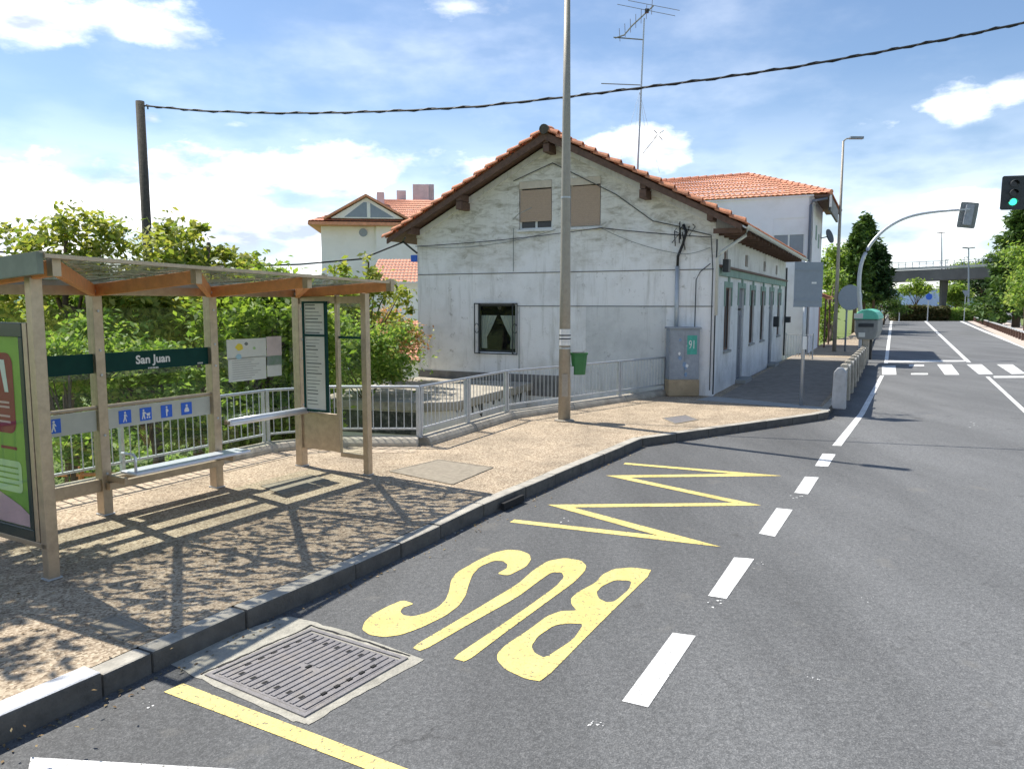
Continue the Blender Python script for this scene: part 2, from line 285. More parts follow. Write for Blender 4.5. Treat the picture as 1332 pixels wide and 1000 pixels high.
M_wall2 = plaster('stained_plaster', (.78, .78, .77), (.40, .39, .36))
M_patch = plaster('bare_render_patch', (.74, .74, .72), (.42, .42, .41))
M_white2 = mat('white_render', (.86, .85, .88), .9, .03, 2, .1, 30, dirt=(.62, .6, .58), dscale=.6, damt=.5)
M_cream = mat('cream_render', (.84, .82, .85), .9, .03, 2, dirt=(.65, .6, .52), dscale=.3, damt=.4)
M_terra = mat('terracotta', (.62, .25, .13), .85, .3, 5, .3, 30, dirt=(.22, .12, .08), dscale=2.2, damt=.65)
M_terra2 = mat('terracotta_pale', (.64, .29, .18), .85, .25, 5, .3, 20, dirt=(.36, .18, .12), dscale=1.6, damt=.5)
M_dwood = mat('dark_eave_wood', (.13, .075, .055), .75, .3, 10, .3, 40)
M_owood = mat('orange_timber', (.68, .28, .10), .55, .15, 12, .2, 60, dirt=(.45, .18, .07), dscale=4, damt=.5)
M_steel = mat('brushed_stainless', (.47, .38, .28), .42, .12, 14, .05, 90, metal=.7, dirt=(.24, .2, .16), dscale=3, damt=.5)
M_galv = mat('galvanised_steel', (.50, .53, .56), .5, .1, 20, metal=.55, dirt=(.36, .37, .38), dscale=5, damt=.5)
M_shiny = mat('polished_steel', (.80, .82, .90), .3, .05, 10, metal=.35)
M_pole = mat('grey_lamp_pole', (.36, .33, .28), .6, .1, 14, .1, 60, metal=.3, dirt=(.28, .25, .21), dscale=4, damt=.5)
M_signback = mat('sign_back_grey', (.25, .29, .34), .6, .06, 10, metal=.1)
M_dark = mat('dark_paint', (.03, .035, .04), .5, .2, 10)
M_green_d = mat('dark_green_band', (.006, .05, .042), .6, .1, 10, spec=.15)
M_black = mat('black_rubber', (.012, .012, .013), .6, .2, 10)
M_wpole = mat('weathered_pole_wood', (.085, .075, .06), .9, .3, 12, .5, 30)
M_brown = mat('trunk_bark', (.14, .10, .07), .9, .3, 14, .6, 30)
M_shut = mat('roller_shutter_tan', (.46, .34, .25), .7, .08, 20)
M_box = mat('shutter_box_cream', (.62, .55, .46), .8, .1, 8)
M_grn = mat('pale_green_trim', (.26, .38, .32), .8, .2, 6, dirt=(.12, .14, .12), dscale=3, damt=.7)
M_doorg = mat('grey_door_paint', (.22, .23, .25), .7, .1, 8, spec=.2)
M_curt = mat('lace_curtain', (.40, .41, .38), .9, .1, 30)
M_dglass = mat('window_dark_glass', (.015, .017, .02), .12, .2, 4, spec=.4)
M_bglass = mat('window_blue_glass', (.16, .2, .25), .12, .1, 3, spec=.8)
M_cab = mat('cabinet_grey', (.30, .33, .37), .55, .1, 8, metal=.1, dirt=(.2, .22, .24), dscale=5, damt=.6)
M_sand = mat('sandstone_base', (.42, .32, .2), .9, .25, 6, .6, 30, dirt=(.2, .14, .08), dscale=3, damt=.8)
M_bin = mat('green_bin_plastic', (.03, .16, .05), .45, .1, 10)
M_stick_w = mat('sticker_white', (.75, .75, .74), .5, .05, 10)
M_stick_g = mat('sticker_green', (.06, .38, .30), .5, .2, 12)
M_stick_b = mat('sticker_blue', (.2, .3, .45), .5, .3, 22)
M_blue = mat('pictogram_blue', (.015, .12, .62), .4, .05, 10)
M_board = mat('pictogram_board_grey', (.5, .5, .44), .5, .06, 8)
M_paper = mat('notice_paper', (.66, .67, .62), .6, .05, 10)
M_text = mat('print_grey', (.16, .18, .17), .7, .1, 10)
M_posterg = mat('poster_green', (.24, .42, .06), .5, .15, 3, spec=.2)
M_posterr = mat('poster_maroon', (.30, .015, .05), .6, .1, 3, spec=.1)
M_posterp = mat('poster_pink', (.7, .42, .48), .35, .1, 4)
M_posterl = mat('poster_pale', (.6, .75, .42), .35, .1, 4)
M_lid = mat('container_teal_lid', (.12, .5, .36), .5, .1, 6)
M_cont = mat('container_grey', (.22, .23, .22), .6, .15, 8)
M_rust = mat('weathered_guard_timber', (.62, .40, .30), .85, .25, 8, .4, 30)
M_soil = mat('soil_ground', (.12, .15, .05), .95, .4, 1.5, .6, 8, c2=(.10, .09, .05))
M_grass = mat('verge_grass', (.12, .2, .035), .95, .3, 2.5, .6, 12, c2=(.16, .17, .06))
M_iron = mat('cast_iron_cover', (.20, .19, .195), .6, .2, 16, .2, 60, metal=.2, dirt=(.27, .24, .2), dscale=5, damt=.6)
M_slot = mat('cover_slot_dark', (.015, .015, .015), .9, .1, 10)
M_hill = mat('hazy_hill_woods', (.06, .13, .11), 1, .35, .01, c2=(.09, .17, .16))  # distance haze put into the bluish teal hill colour
M_bridge = mat('bridge_concrete', (.13, .13, .13), .9, .2, .4)
M_bridgel = mat('bridge_parapet', (.5, .5, .48), .9, .1, .4)
M_path = mat('pink_path', (.5, .38, .32), .9, .1, 3)
M_glass = glass('clear_glass', refl=.025); M_roofg = mottled_roof_glass()
def emis(name, c, s):
    m = bpy.data.materials.new(name); m.use_nodes = True; p = m.node_tree.nodes['Principled BSDF']
    p.inputs['Base Color'].default_value = (*c, 1); p.inputs['Emission Color'].default_value = (*c, 1); p.inputs['Emission Strength'].default_value = s; return m
M_lit = emis('lit_green_lens', (.05, .9, .5), 1.3)
LF_y = leafmat('leaf_yellow_green', [(.10, .16, .03), (.18, .24, .045), (.26, .30, .06), (.36, .36, .09), (.33, .33, .10)], .4)
LF_g = leafmat('leaf_mid_green', [(.07, .12, .02), (.14, .22, .035), (.21, .30, .05), (.29, .36, .08)], .45)
LF_b = leafmat('leaf_bright_green', [(.09, .17, .03), (.16, .26, .05), (.24, .34, .08), (.32, .36, .12)], .4)
LF_d = leafmat('conifer_needle', [(.018, .045, .014), (.03, .07, .02), (.05, .10, .022)], .12)
LF_c = leafmat('conifer_light', [(.04, .09, .02), (.07, .13, .025), (.11, .18, .03)], .15)
LF_h = leafmat('hedge_leaf', [(.05, .06, .015), (.09, .10, .03), (.13, .09, .04)], .15)
LF_o = leafmat('orange_blossom', [(.45, .2, .1), (.55, .3, .18), (.3, .3, .05), (.14, .2, .03)], .3)

# ------------------------------------------------------------------ mesh helpers
class Fr:                                  # a level frame: a along the heading, b to its left, c up
    def __init__(s, x, y, z, dx, dy):
        l = math.hypot(dx, dy); s.o = Vector((x, y, z)); s.u = Vector((dx / l, dy / l, 0)); s.v = Vector((-dy / l, dx / l, 0)); s.w = Vector((0, 0, 1))
    def p(s, a, b, c): return s.o + s.u * a + s.v * b + s.w * c
W0 = Fr(0, 0, 0, 1, 0)
class MB:
    def __init__(s): s.v = []; s.f = []
    def add(s, vs, fs):
        n = len(s.v); s.v += [Vector(v) for v in vs]; s.f += [tuple(i + n for i in f) for f in fs]; return s
    def box(s, fr, a0, a1, b0, b1, c0, c1):
        P = [fr.p(a, b, c) for c in (c0, c1) for a, b in ((a0, b0), (a1, b0), (a1, b1), (a0, b1))]
        return s.add(P, [(3, 2, 1, 0), (4, 5, 6, 7), (0, 1, 5, 4), (1, 2, 6, 5), (2, 3, 7, 6), (3, 0, 4, 7)])
    def hexa(s, bot, top): return s.prism(bot, top)
    def prism(s, bot, top):
        n = len(bot); return s.add(list(bot) + list(top), [tuple(range(n))[::-1], tuple(range(n, 2 * n))] + [(i, (i + 1) % n, n + (i + 1) % n, n + i) for i in range(n)])
    def beam(s, p0, p1, wd, ht, up=Vector((0, 0, 1))):
        p0, p1 = Vector(p0), Vector(p1); d = (p1 - p0).normalized(); x = d.cross(up).normalized(); y = x.cross(d).normalized()
        o = [x * sx * wd / 2 + y * sy * ht / 2 for sx, sy in ((-1, -1), (1, -1), (1, 1), (-1, 1))]
        return s.prism([p0 + q for q in o], [p1 + q for q in o])
    def tube(s, pts, r, n=8, r2=None, caps=True):
        pts = [Vector(p) for p in pts]; m = len(pts); r2 = r if r2 is None else r2; base = len(s.v)
        for i, p in enumerate(pts):
            d = (pts[min(i + 1, m - 1)] - pts[max(i - 1, 0)]).normalized()
            a = Vector((0, 0, 1)) if abs(d.z) < .9 else Vector((1, 0, 0))
            x = d.cross(a).normalized(); y = d.cross(x).normalized(); rr = r + (r2 - r) * i / max(1, m - 1)
            for k in range(n):
                t = 2 * math.pi * k / n; s.v.append(p + x * math.cos(t) * rr + y * math.sin(t) * rr)
        for i in range(m - 1):
            for k in range(n):
                a = base + i * n + k; b = base + i * n + (k + 1) % n; s.f.append((a, b, b + n, a + n))
        if caps: s.f.append(tuple(base + k for k in range(n))[::-1]); s.f.append(tuple(base + (m - 1) * n + k for k in range(n)))
        return s
    def lathe(s, c, prof, n=16):            # prof [(r,z)]
        base = len(s.v)
        for r, z in prof:
            for k in range(n): t = 2 * math.pi * k / n; s.v.append(Vector((c[0] + r * math.cos(t), c[1] + r * math.sin(t), c[2] + z)))
        for i in range(len(prof) - 1):
            for k in range(n): a = base + i * n + k; b = base + i * n + (k + 1) % n; s.f.append((a, b, b + n, a + n))
        s.f.append(tuple(base + k for k in range(n))[::-1]); s.f.append(tuple(base + (len(prof) - 1) * n + k for k in range(n))); return s
    def disc(s, c, nrm, r, th, n=24):
        nrm = Vector(nrm).normalized(); return s.tube([Vector(c) - nrm * th / 2, Vector(c) + nrm * th / 2], r, n)
    def sheet(s, pts, th=0.0):              # one flat polygon (may be concave)
        pts = [Vector(p) for p in pts]; tr = tessellate_polygon([pts]); return s.add(pts, [tuple(t) for t in tr])
    def sheet_h(s, loops):
        tr = tessellate_polygon([[Vector(p) for p in l] for l in loops]); return s.add([p for l in loops for p in l], [tuple(t) for t in tr])
    def wall(s, mapf, outer, holes, depth):  # wall plane with openings and reveals; mapf(a,c,t): t = depth inwards
        loops = [outer] + holes; flat = [[Vector((a, c, 0)) for a, c in l] for l in loops]; tr = tessellate_polygon(flat)
        allp = [q for l in loops for q in l]; s.add([mapf(a, c, 0) for a, c in allp], [tuple(t) for t in tr])
        for h in holes:
            for i in range(len(h)):
                a, b = h[i], h[(i + 1) % len(h)]; s.add([mapf(*a, 0), mapf(*b, 0), mapf(*b, depth), mapf(*a, depth)], [(0, 1, 2, 3)])
        return s
    def build(s, name, m, parent=None, bevel=0, smooth=False, loc=None, fixn=True):
        me = bpy.data.meshes.new(name); off = Vector(loc) if loc is not None else (parent_loc(parent) if parent else Vector((0, 0, 0)))
        me.from_pydata([v - off for v in s.v], [], s.f); me.materials.append(m)
        if fixn:
            bm = bmesh.new(); bm.from_mesh(me); bmesh.ops.recalc_face_normals(bm, faces=bm.faces); bm.to_mesh(me); bm.free()
        o = bpy.data.objects.new(name, me); col.objects.link(o)
        if parent: o.parent = parent
        elif loc is not None: o.location = off
        if smooth:
            for p in me.polygons: p.use_smooth = True
        if bevel:
            b = o.modifiers.new('bevel', 'BEVEL'); b.width = bevel; b.segments = 2; b.limit_method = 'ANGLE'; b.angle_limit = R(40)
        return o
def parent_loc(o):
    l = Vector((0, 0, 0))
    while o: l = l + o.location; o = o.parent
    return l
def tag(o, label=None, cat=None, group=None, kind=None):
    for k, v in (('label', label), ('category', cat), ('group', group), ('kind', kind)):
        if v: o[k] = v
    return o
def thing(name, label, cat, loc, group=None):
    o = bpy.data.objects.new(name, None); col.objects.link(o); o.location = loc; o.empty_display_size = .2
    return tag(o, label, cat, group)
def struct(o): o['kind'] = 'structure'; return o
def lerp(a, b, t): return a + (b - a) * t
def smooth_mesh(o):
    for p in o.data.polygons: p.use_smooth = True
    return o
def text_mesh(s, size, off=0):
    c = bpy.data.curves.new('t', 'FONT'); c.body = s; c.size = size; c.align_x = 'CENTER'; c.align_y = 'CENTER'; c.resolution_u = 3; c.offset = off
    o = bpy.data.objects.new('t', c); me = bpy.data.meshes.new_from_object(o)
    vs = [v.co.copy() for v in me.vertices]; fs = [tuple(p.vertices) for p in me.polygons]; bpy.data.objects.remove(o); return vs, fs

# ------------------------------------------------------------------ ground, road, pavement
# edge between street level and the lower gardens on the left
BACK = [(-18.0, -14.0), (-9.0, 3.2), (-6.6, 7.5), (-5.15, 10.0), (-3.95, 12.2), (-3.1, 12.75), (-1.55, 12.75), (-.12, 15.75), (4.0, 20.0)]
FARB = [(6.2, 22.0), (12.2, 34.4), (16.0, 41.5), (140, 300), (700, 1450)]
line = BACK + FARB
m = MB()
m.sheet([Vector((x, y, -.03)) for x, y in line] + [Vector((1800, 1450, -.03)), Vector((1800, -400, -.03)), Vector((-200, -400, -.03)), Vector((-60, -80, -.03))])
m.sheet([Vector((x, y, -2.6)) for x, y in line] + [Vector((700, 1800, -2.6)), Vector((-1800, 1800, -2.6)), Vector((-1800, -400, -2.6)), Vector((-200, -400, -2.6)), Vector((-60, -80, -2.6))])
ll = line + [(1800, 1450)]
for a, b in zip(line[:-1], line[1:]): m.add([(*a, -2.6), (*b, -2.6), (*b, -.03), (*a, -.03)], [(0, 1, 2, 3)])
struct(m.build('ground', M_grass))

d = Vector((.492, .87, 0)).normalized()
KP = [(-4.1, 2.1), (-2.61, 4.68), (-2.44, 5.0), (-2.05, 5.72), (-1.42, 6.78), (-.76, 8.0), (-.33, 8.85), (.18, 9.73), (2.3, 13.35), (3.0, 13.84), (6.55, 16.32), (6.93, 16.66), (7.1, 17.1), (11.88, 26.12), (24.67, 52.43), (67.3, 138.6), (139, 288)]
def inset(pl, w):
    out = []
    for i, p in enumerate(pl):
        a = Vector(pl[max(i - 1, 0)]); b = Vector(pl[min(i + 1, len(pl) - 1)]); t = (b - a).normalized(); n = Vector((-t.y, t.x)); out.append(Vector(p) + n * w)
    return out
road = MB()
road.sheet([G(0, 969) - d * 12] + [Vector((p.x, p.y, 0)) for p in inset(KP, .09)] + [
            Vector((190, 300, 0)), Vector((164, 250, 0)), G(1332, 443), Vector((33, 48, 0)), Vector((33.5, 49, 0)) - d * 70, Vector((-2, -20, 0))])
struct(road.build('road', M_asph))
# the carriageway beyond the guard rail
r2 = MB(); r2.sheet([Vector((36.5, 47, -.01)) - d * 50, Vector((36.5, 47, -.01)), Vector((168, 250, -.01)), Vector((186, 250, -.01)), Vector((46, 47, -.01)), Vector((46, 47, -.01)) - d * 50])
struct(r2.build('far_road', M_concg))

KI = inset(KP, .17)
pav = MB(); back2 = [Vector((x, y)) for x, y in [(-9.0, 2.0), (-9.0, 3.2), (-6.6, 7.5), (-5.15, 10.0), (-3.95, 12.2), (-3.1, 12.75), (-1.55, 12.75), (-.12, 15.75), (4.0, 20.0), (6.5, 22.4), (12.8, 35), (19.5, 47.5), (24.0, 55), (65.5, 139), (138, 288.5)]]
pts = [Vector((p.x, p.y, .146)) for p in KI] + [Vector((p.x, p.y, .146)) for p in reversed(back2)]
pav.sheet(pts); struct(pav.build('pavement', M_pav))
# row of small slabs along the back of the pavement, and a pale strip in the shade
ts = MB(); bk = [Vector((x, y)) for x, y in BACK[1:7]]
ins = inset([tuple(p) for p in bk], -.72)
for i in range(len(bk) - 1): ts.add([(bk[i].x, bk[i].y, .150), (bk[i + 1].x, bk[i + 1].y, .150), (ins[i + 1].x, ins[i + 1].y, .150), (ins[i].x, ins[i].y, .150)], [(0, 1, 2, 3)])
struct(ts.build('paving_strip', M_tile))
# pale concrete threshold strip in front of the side of the house
st = MB(); st.sheet([G(905, 520, .15), G(1080, 534, .15), G(1078, 530, .15), G(925, 515, .15)]); struct(st.build('threshold_strip', M_concg))
# house shadow put into a darker brown sheet alongside the house
dp = MB(); dp.sheet([Vector((5.3, 19.4, .15)), Vector((7.1, 17.6, .15)), Vector((11.6, 26.4, .15)), Vector((15.0, 33.2, .15)), Vector((12.6, 34.4, .15))]); struct(dp.build('pavement_shade', mat('shaded_paving', (.27, .235, .195), .9, .25, 5, .3, 50, dirt=(.15, .13, .11), dscale=2)))

def stones(name, P, w, ztop, zbot, length, mm, jitter=.006):
    mb = MB(); rnd = random.Random(3)
    for i in range(len(P) - 1):
        a, b = Vector((*P[i], 0)), Vector((*P[i + 1], 0)); L = (b - a).length; t = (b - a) / L
        if L > 40: k = max(1, int(L / 8))
        else: k = max(1, round(L / length))
        for j in range(k):
            s0 = L * j / k + .004; s1 = L * (j + 1) / k - .004; dz = rnd.uniform(-jitter, jitter); dn = rnd.uniform(-jitter, jitter)
            fr = Fr(a.x, a.y, 0, t.x, t.y); mb.box(fr, s0, s1, dn, w + dn, zbot, ztop + dz)
    o = mb.build(name, mm, bevel=.018); o.data.materials.append(M_kerb_side)      # darker material on the side faces
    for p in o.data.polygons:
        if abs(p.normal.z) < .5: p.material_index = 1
    return o
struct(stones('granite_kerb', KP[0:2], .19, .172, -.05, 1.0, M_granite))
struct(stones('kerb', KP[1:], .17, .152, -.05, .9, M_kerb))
# drain inlets in the kerb face
for (x, y) in ((668, 652),):
    p = G(x, y, .07); tag(MB().box(Fr(p.x, p.y, 0, .5, .866), -.25, .25, -.012, .03, .02, .1).build('drain_inlet', M_slot, loc=p), 'dark drain slot in the kerb face ' + 'beside the yellow zigzag', 'drain')
# retaining kerb under the railing
rk = MB()
KB = BACK[1:]
for i in range(len(KB) - 1):
    a, b = Vector((*KB[i], 0)), Vector((*KB[i + 1], 0)); t = (b - a).normalized(); L = (b - a).length; fr = Fr(a.x, a.y, 0, t.x, t.y)
    k = max(1, round(L / 2.2))
    for j in range(k):
        s0, s1 = L * j / k, L * (j + 1) / k - .01
        P = [(-.22, .0), (-.22, .2), (-.16, .27), (-.02, .30), (.1, .27), (.12, -.3), (-.2, -.3)]
        rk.prism([fr.p(s0, q[0], q[1]) for q in P], [fr.p(s1, q[0], q[1]) for q in P])
struct(rk.build('retaining_kerb', M_conc, bevel=.02))
rw = MB()
for i in range(len(KB) - 1):
    a, b = Vector((*KB[i], 0)), Vector((*KB[i + 1], 0)); t = (b - a).normalized(); fr = Fr(a.x, a.y, 0, t.x, t.y); rw.box(fr, 0, (b - a).length, .06, .22, -2.6, -.05)
tag(rw.build('retaining_wall', M_conc), 'old concrete retaining wall dropping from the pavement railing to the gardens', 'wall')

# ------------------------------------------------------------------ road markings
mk = MB(); zz = .004
def strip(mb, px, z=zz): mb.sheet([G(x, y) + Vector((0, 0, z)) for x, y in px])
D6 = [[(875, 823), (905, 827), (843, 920), (809, 912)], [(955, 725), (981, 727), (945, 779), (921, 775)], [(1010, 661), (1031, 663), (1008, 698), (987, 694)], [(1047, 620), (1065, 621), (1051, 643), (1033, 641)], [(1070, 590), (1087, 591), (1077, 607), (1060, 606)]]
for q in D6:
    o = MB(); strip(o, q); struct(o.build('lane_dash', M_white))
strip(mk, [(1082.4, 579.6), (1094.4, 580), (1125, 538), (1150, 488.5), (1145, 488.5), (1117, 538)])
strip(mk, [(1150, 473), (1155, 473), (1160.5, 422), (1162, 410), (1160, 410), (1157.2, 422)])
struct(mk.build('edge_line', M_white))
mk = MB(); strip(mk, [(1155, 468.6), (1255, 468.6), (1255.5, 470.4), (1155, 471.2)]); strip(mk, [(1292, 489.2), (1360, 489), (1362, 491.3), (1293, 491.5)]); struct(mk.build('stop_line', M_white))
for q in [[(1147, 476), (1165, 475.6), (1166, 487.4), (1147.5, 487.4)], [(1219, 474), (1237.6, 474), (1248, 487.4), (1229, 487.4)], [(1257.4, 474), (1277, 474), (1292, 486.6), (1273, 486.6)], [(1296.6, 474), (1317, 474), (1334, 486), (1316, 486.6)], [(1337, 474), (1356, 474), (1375, 486), (1357, 486)]]:
    o = MB(); strip(o, q); struct(o.build('crossing_stripe', M_white))
o = MB(); strip(o, [(1182.4, 474.4), (1202, 474.4), (1202, 476.4), (1182.4, 476.4)]); strip(o, [(1185, 485.4), (1207, 485.4), (1207, 487.4), (1185, 487.4)]); struct(o.build('crossing_stripe', M_white))
mk = MB(); strip(mk, [(1192, 408), (1194.6, 408), (1263.6, 471.6), (1257, 471)]); strip(mk, [(1282, 490), (1287, 490), (1332, 531), (1400, 597), (1400, 607), (1332, 537)]); struct(mk.build('centre_line', M_white))
mk = MB(); strip(mk, [(1228, 409), (1231, 409), (1281, 430), (1332, 449), (1420, 482), (1420, 490), (1332, 453), (1280, 432)]); strip(mk, [(1160, 407), (1235, 404.6), (1235, 405.6), (1160, 408)]); struct(mk.build('far_edge_line', M_white))
mk = MB(); strip(mk, [(40, 985), (300, 1000), (480, 1012), (470, 1060), (30, 1040)]); struct(mk.build('white_bar', M_white))
mk = MB(); strip(mk, [(213, 900), (238, 889), (530, 1000), (640, 1043), (590, 1050), (475, 1000)]); struct(mk.build('yellow_edge_line', M_yellow))
# faint scraps of paint
mk = MB(); rr = random.Random(5)
for (x, y, n, s) in ((775, 940, 9, .016), (985, 735, 4, .012), (190, 918, 4, .014), (1265, 553, 7, .03), (735, 676, 4, .02), (1037, 649, 5, .03), (928, 786, 6, .03), (600, 690, 4, .03), (1130, 780, 5, .012), (1060, 880, 7, .01)):
    for k in range(n):
        p = G(x + rr.uniform(-10, 10), y + rr.uniform(-5, 5)); a = rr.uniform(.3, 1) * s
        mk.sheet([p + Vector((rr.uniform(.4, 1) * a * math.cos(t), rr.uniform(.4, 1) * a * math.sin(t), .003)) for t in (0, 1.2, 2.5, 3.7, 5)])
struct(mk.build('paint_flecks', M_white))
# zigzag
def stroke(mb, a, b, w, z):
    a, b = G(*a), G(*b); t = (b - a).normalized(); n = Vector((-t.y, t.x, 0)) * w / 2; Z = Vector((0, 0, z)); mb.add([a - n + Z, b - n + Z, b + n + Z, a + n + Z], [(0, 1, 2, 3)])
zg = MB(); ZP = [(666, 677.5), (938, 711.5), (712, 656.5), (990, 657.5), (788, 618.5), (1017, 619), (812, 603)]
P = [G(*q) for q in ZP]; hw = .062
# mitred outline
lo, hi = [], []
for i, p in enumerate(P):
    t0 = (p - P[i - 1]).normalized() if i else (P[1] - P[0]).normalized(); t1 = (P[i + 1] - p).normalized() if i < len(P) - 1 else t0
    n0 = Vector((-t0.y, t0.x, 0)); n1 = Vector((-t1.y, t1.x, 0))
    if i in (0, len(P) - 1): lo.append(p - n0 * hw); hi.append(p + n0 * hw); continue
    td = (t0 - t1).normalized(); sn = math.sqrt((1 + t0.dot(t1)) / 2); inner = p - td * min(2 * hw / max(.05, sn), 1.2)
    if n0.dot(td) > 0: hi.append(p); lo.append(inner)
    else: lo.append(p); hi.append(inner)
for i in range(len(P) - 1):
    zz2 = .004 if i % 2 == 0 else .0055; Z = Vector((0, 0, zz2)); zg.add([lo[i] + Z, lo[i + 1] + Z, hi[i + 1] + Z, hi[i] + Z], [(0, 1, 2, 3)])
struct(zg.build('zigzag_marking', M_yellow))
# BUS lettering: outlines measured on the road
def chaikin(p, k=1):
    for _ in range(k): p = [q for i in range(len(p)) for q in ((p[i][0] * .86 + p[(i + 1) % len(p)][0] * .14, p[i][1] * .86 + p[(i + 1) % len(p)][1] * .14), (p[i][0] * .14 + p[(i + 1) % len(p)][0] * .86, p[i][1] * .14 + p[(i + 1) % len(p)][1] * .86))]
    return p
def zc(p): return [(450 + x * .3003, 590 + y * .3003) for x, y in p]
Sx = [(245, 635), (180, 662), (110, 700), (78, 733), (70, 763), (102, 785), (165, 795), (240, 785), (330, 752), (430, 703), (490, 658), (520, 612), (530, 572), (548, 525), (580, 490), (640, 464), (680, 465), (700, 480), (697, 497), (655, 520), (702, 529), (780, 490), (802, 460), (795, 436), (755, 420), (700, 416), (640, 430), (570, 463), (480, 515), (455, 550), (448, 592), (433, 633), (400, 665), (350, 690), (290, 706), (248, 700), (235, 685), (245, 668), (295, 650)]
Ux = [(283, 840), (520, 700), (745, 565), (812, 505), (875, 465), (950, 452), (1020, 464), (1042, 486), (1034, 510), (985, 560), (860, 650), (690, 775), (520, 903), (460, 886), (640, 765), (800, 655), (910, 575), (945, 535), (935, 515), (890, 515), (838, 550), (745, 620), (540, 735), (327, 857)]
Bx = [(1335, 506), (1130, 705), (850, 988), (780, 976), (692, 936), (656, 897), (655, 868), (690, 830), (790, 765), (870, 705), (930, 682), (1000, 680), (976, 652), (975, 627), (1005, 600), (1080, 560), (1110, 525), (1160, 500), (1240, 493)]
Bh1 = [(803, 835), (830, 792), (900, 745), (962, 735), (1030, 738), (985, 805), (862, 886), (818, 864)]
Bh2 = [(1085, 600), (1110, 573), (1165, 548), (1238, 552), (1225, 590), (1165, 640), (1130, 645), (1095, 628)]
def up(p): return [G(x, y) + Vector((0, 0, zz)) for x, y in p]
struct(MB().sheet_h([up(chaikin(zc(Bx))), up(chaikin(zc(Bh1))), up(chaikin(zc(Bh2)))]).build('bus_letter_b', M_yellow))
struct(MB().sheet(up(chaikin(zc(Ux)))).build('bus_letter_u', M_yellow))
struct(MB().sheet(up(chaikin(zc(Sx)))).build('bus_letter_s', M_yellow))

# ------------------------------------------------------------------ covers
def bil(c, u, v, z=0): p = c[0].lerp(c[1], u).lerp(c[3].lerp(c[2], u), v); return Vector((p.x, p.y, z))
ap = MB(); rr = random.Random(12); AP_ = [(222, 864), (300, 826), (375, 801), (440, 818), (552, 858), (470, 903), (402, 942), (380, 938), (262, 884)]; q_ = []
for a, b in zip(AP_, AP_[1:] + AP_[:1]): q_ += [(lerp(a[0], b[0], k / 7) + rr.uniform(-1.6, 1.6), lerp(a[1], b[1], k / 7) + rr.uniform(-1.1, 1.1)) for k in range(7)]
ap.sheet([G(x, y) + Vector((0, 0, .004)) for x, y in q_]); struct(ap.build('concrete_apron', mat('apron_concrete', (.40, .38, .32), .9, .2, 12, .5, 60, dirt=(.2, .19, .16), dscale=4, damt=.7)))
cr_ = MB()
for a, b in (((262, 877), (405, 814)), ((405, 814), (533, 853))):
    L_ = [G(lerp(a[0], b[0], k / 14) + rr.uniform(-1, 1), lerp(a[1], b[1], k / 14) + rr.uniform(-.8, .8)) + Vector((0, 0, .0065)) for k in range(15)]
    for k in range(14):
        t = (L_[k + 1] - L_[k]).normalized(); n_ = Vector((-t.y, t.x, 0)) * rr.uniform(.004, .013); cr_.add([L_[k] - n_, L_[k + 1] - n_, L_[k + 1] + n_, L_[k] + n_], [(0, 1, 2, 3)])
struct(cr_.build('apron_crack', M_slot, fixn=False))
C4 = [G(266, 879), G(405, 818), G(531, 857), G(396, 934)]
mc = thing('manhole_cover', 'large square slotted iron cover set in the asphalt by the kerb', 'manhole cover', (sum((c for c in C4), Vector()) / 4))
fr_ = MB()
for (u0, u1, v0, v1) in ((0, 1, 0, .035), (0, 1, .965, 1), (0, .035, .035, .965), (.965, 1, .035, .965)):
    fr_.prism([bil(C4, u, v, -.02) for u, v in ((u0, v0), (u1, v0), (u1, v1), (u0, v1))], [bil(C4, u, v, .014) for u, v in ((u0, v0), (u1, v0), (u1, v1), (u0, v1))])
fr_.build('frame', M_iron, mc)
b_ = MB(); b_.prism([bil(C4, u, v, -.02) for u, v in ((.05, .05), (.95, .05), (.95, .95), (.05, .95))], [bil(C4, u, v, .006) for u, v in ((.05, .05), (.95, .05), (.95, .95), (.05, .95))]); b_.build('cover_plate', M_iron, mc)
rb = MB()
for i in range(15):
    v = .08 + i * .84 / 14; 
    for (u0, u1) in ((.07, .47), (.53, .93)) if i in (6, 7, 8) else ((.07, .93),):
        rb.prism([bil(C4, u, w_, .005) for u, w_ in ((u0, v - .016), (u1, v - .016), (u1, v + .016), (u0, v + .016))], [bil(C4, u, w_, .013) for u, w_ in ((u0, v - .016), (u1, v - .016), (u1, v + .016), (u0, v + .016))])
rb.build('rib', M_iron, mc, bevel=.002)
for (u, v) in [(.16, .2 + .12 * k) for k in range(6)] + [(.84, .2 + .12 * k) for k in range(6)] + [(.28 + .12 * k, .12) for k in range(5)] + [(.28 + .12 * k, .88) for k in range(5)] + [(.5, .5)]:
    MB().prism([bil(C4, a, b, .004) for a, b in ((u - .022, v - .012), (u + .022, v - .012), (u + .022, v + .012), (u - .022, v + .012))], [bil(C4, a, b, .015) for a, b in ((u - .022, v - .012), (u + .022, v - .012), (u + .022, v + .012), (u - .022, v + .012))]).build('slot', M_slot, mc)
M_cover = mat('cover_concrete', (.30, .26, .20), .9, .2, 12, .4, 60, dirt=(.2, .17, .13), dscale=5, damt=.7)
def cover(px, label, mm=M_conc):
    q = [G(x, y, .15) for x, y in px]; c = sum(q, Vector()) / 4; t = thing('utility_cover', label, 'utility cover', c)
    MB().prism([p + Vector((0, 0, -.03)) for p in q], [p + Vector((0, 0, .004)) for p in q]).build('cover_plate', mm, t)
    e = MB()
    for a, b in zip(q, q[1:] + q[:1]): e.beam(a + Vector((0, 0, .002)), b + Vector((0, 0, .002)), .025, .012)
    e.build('frame', M_cover, t)
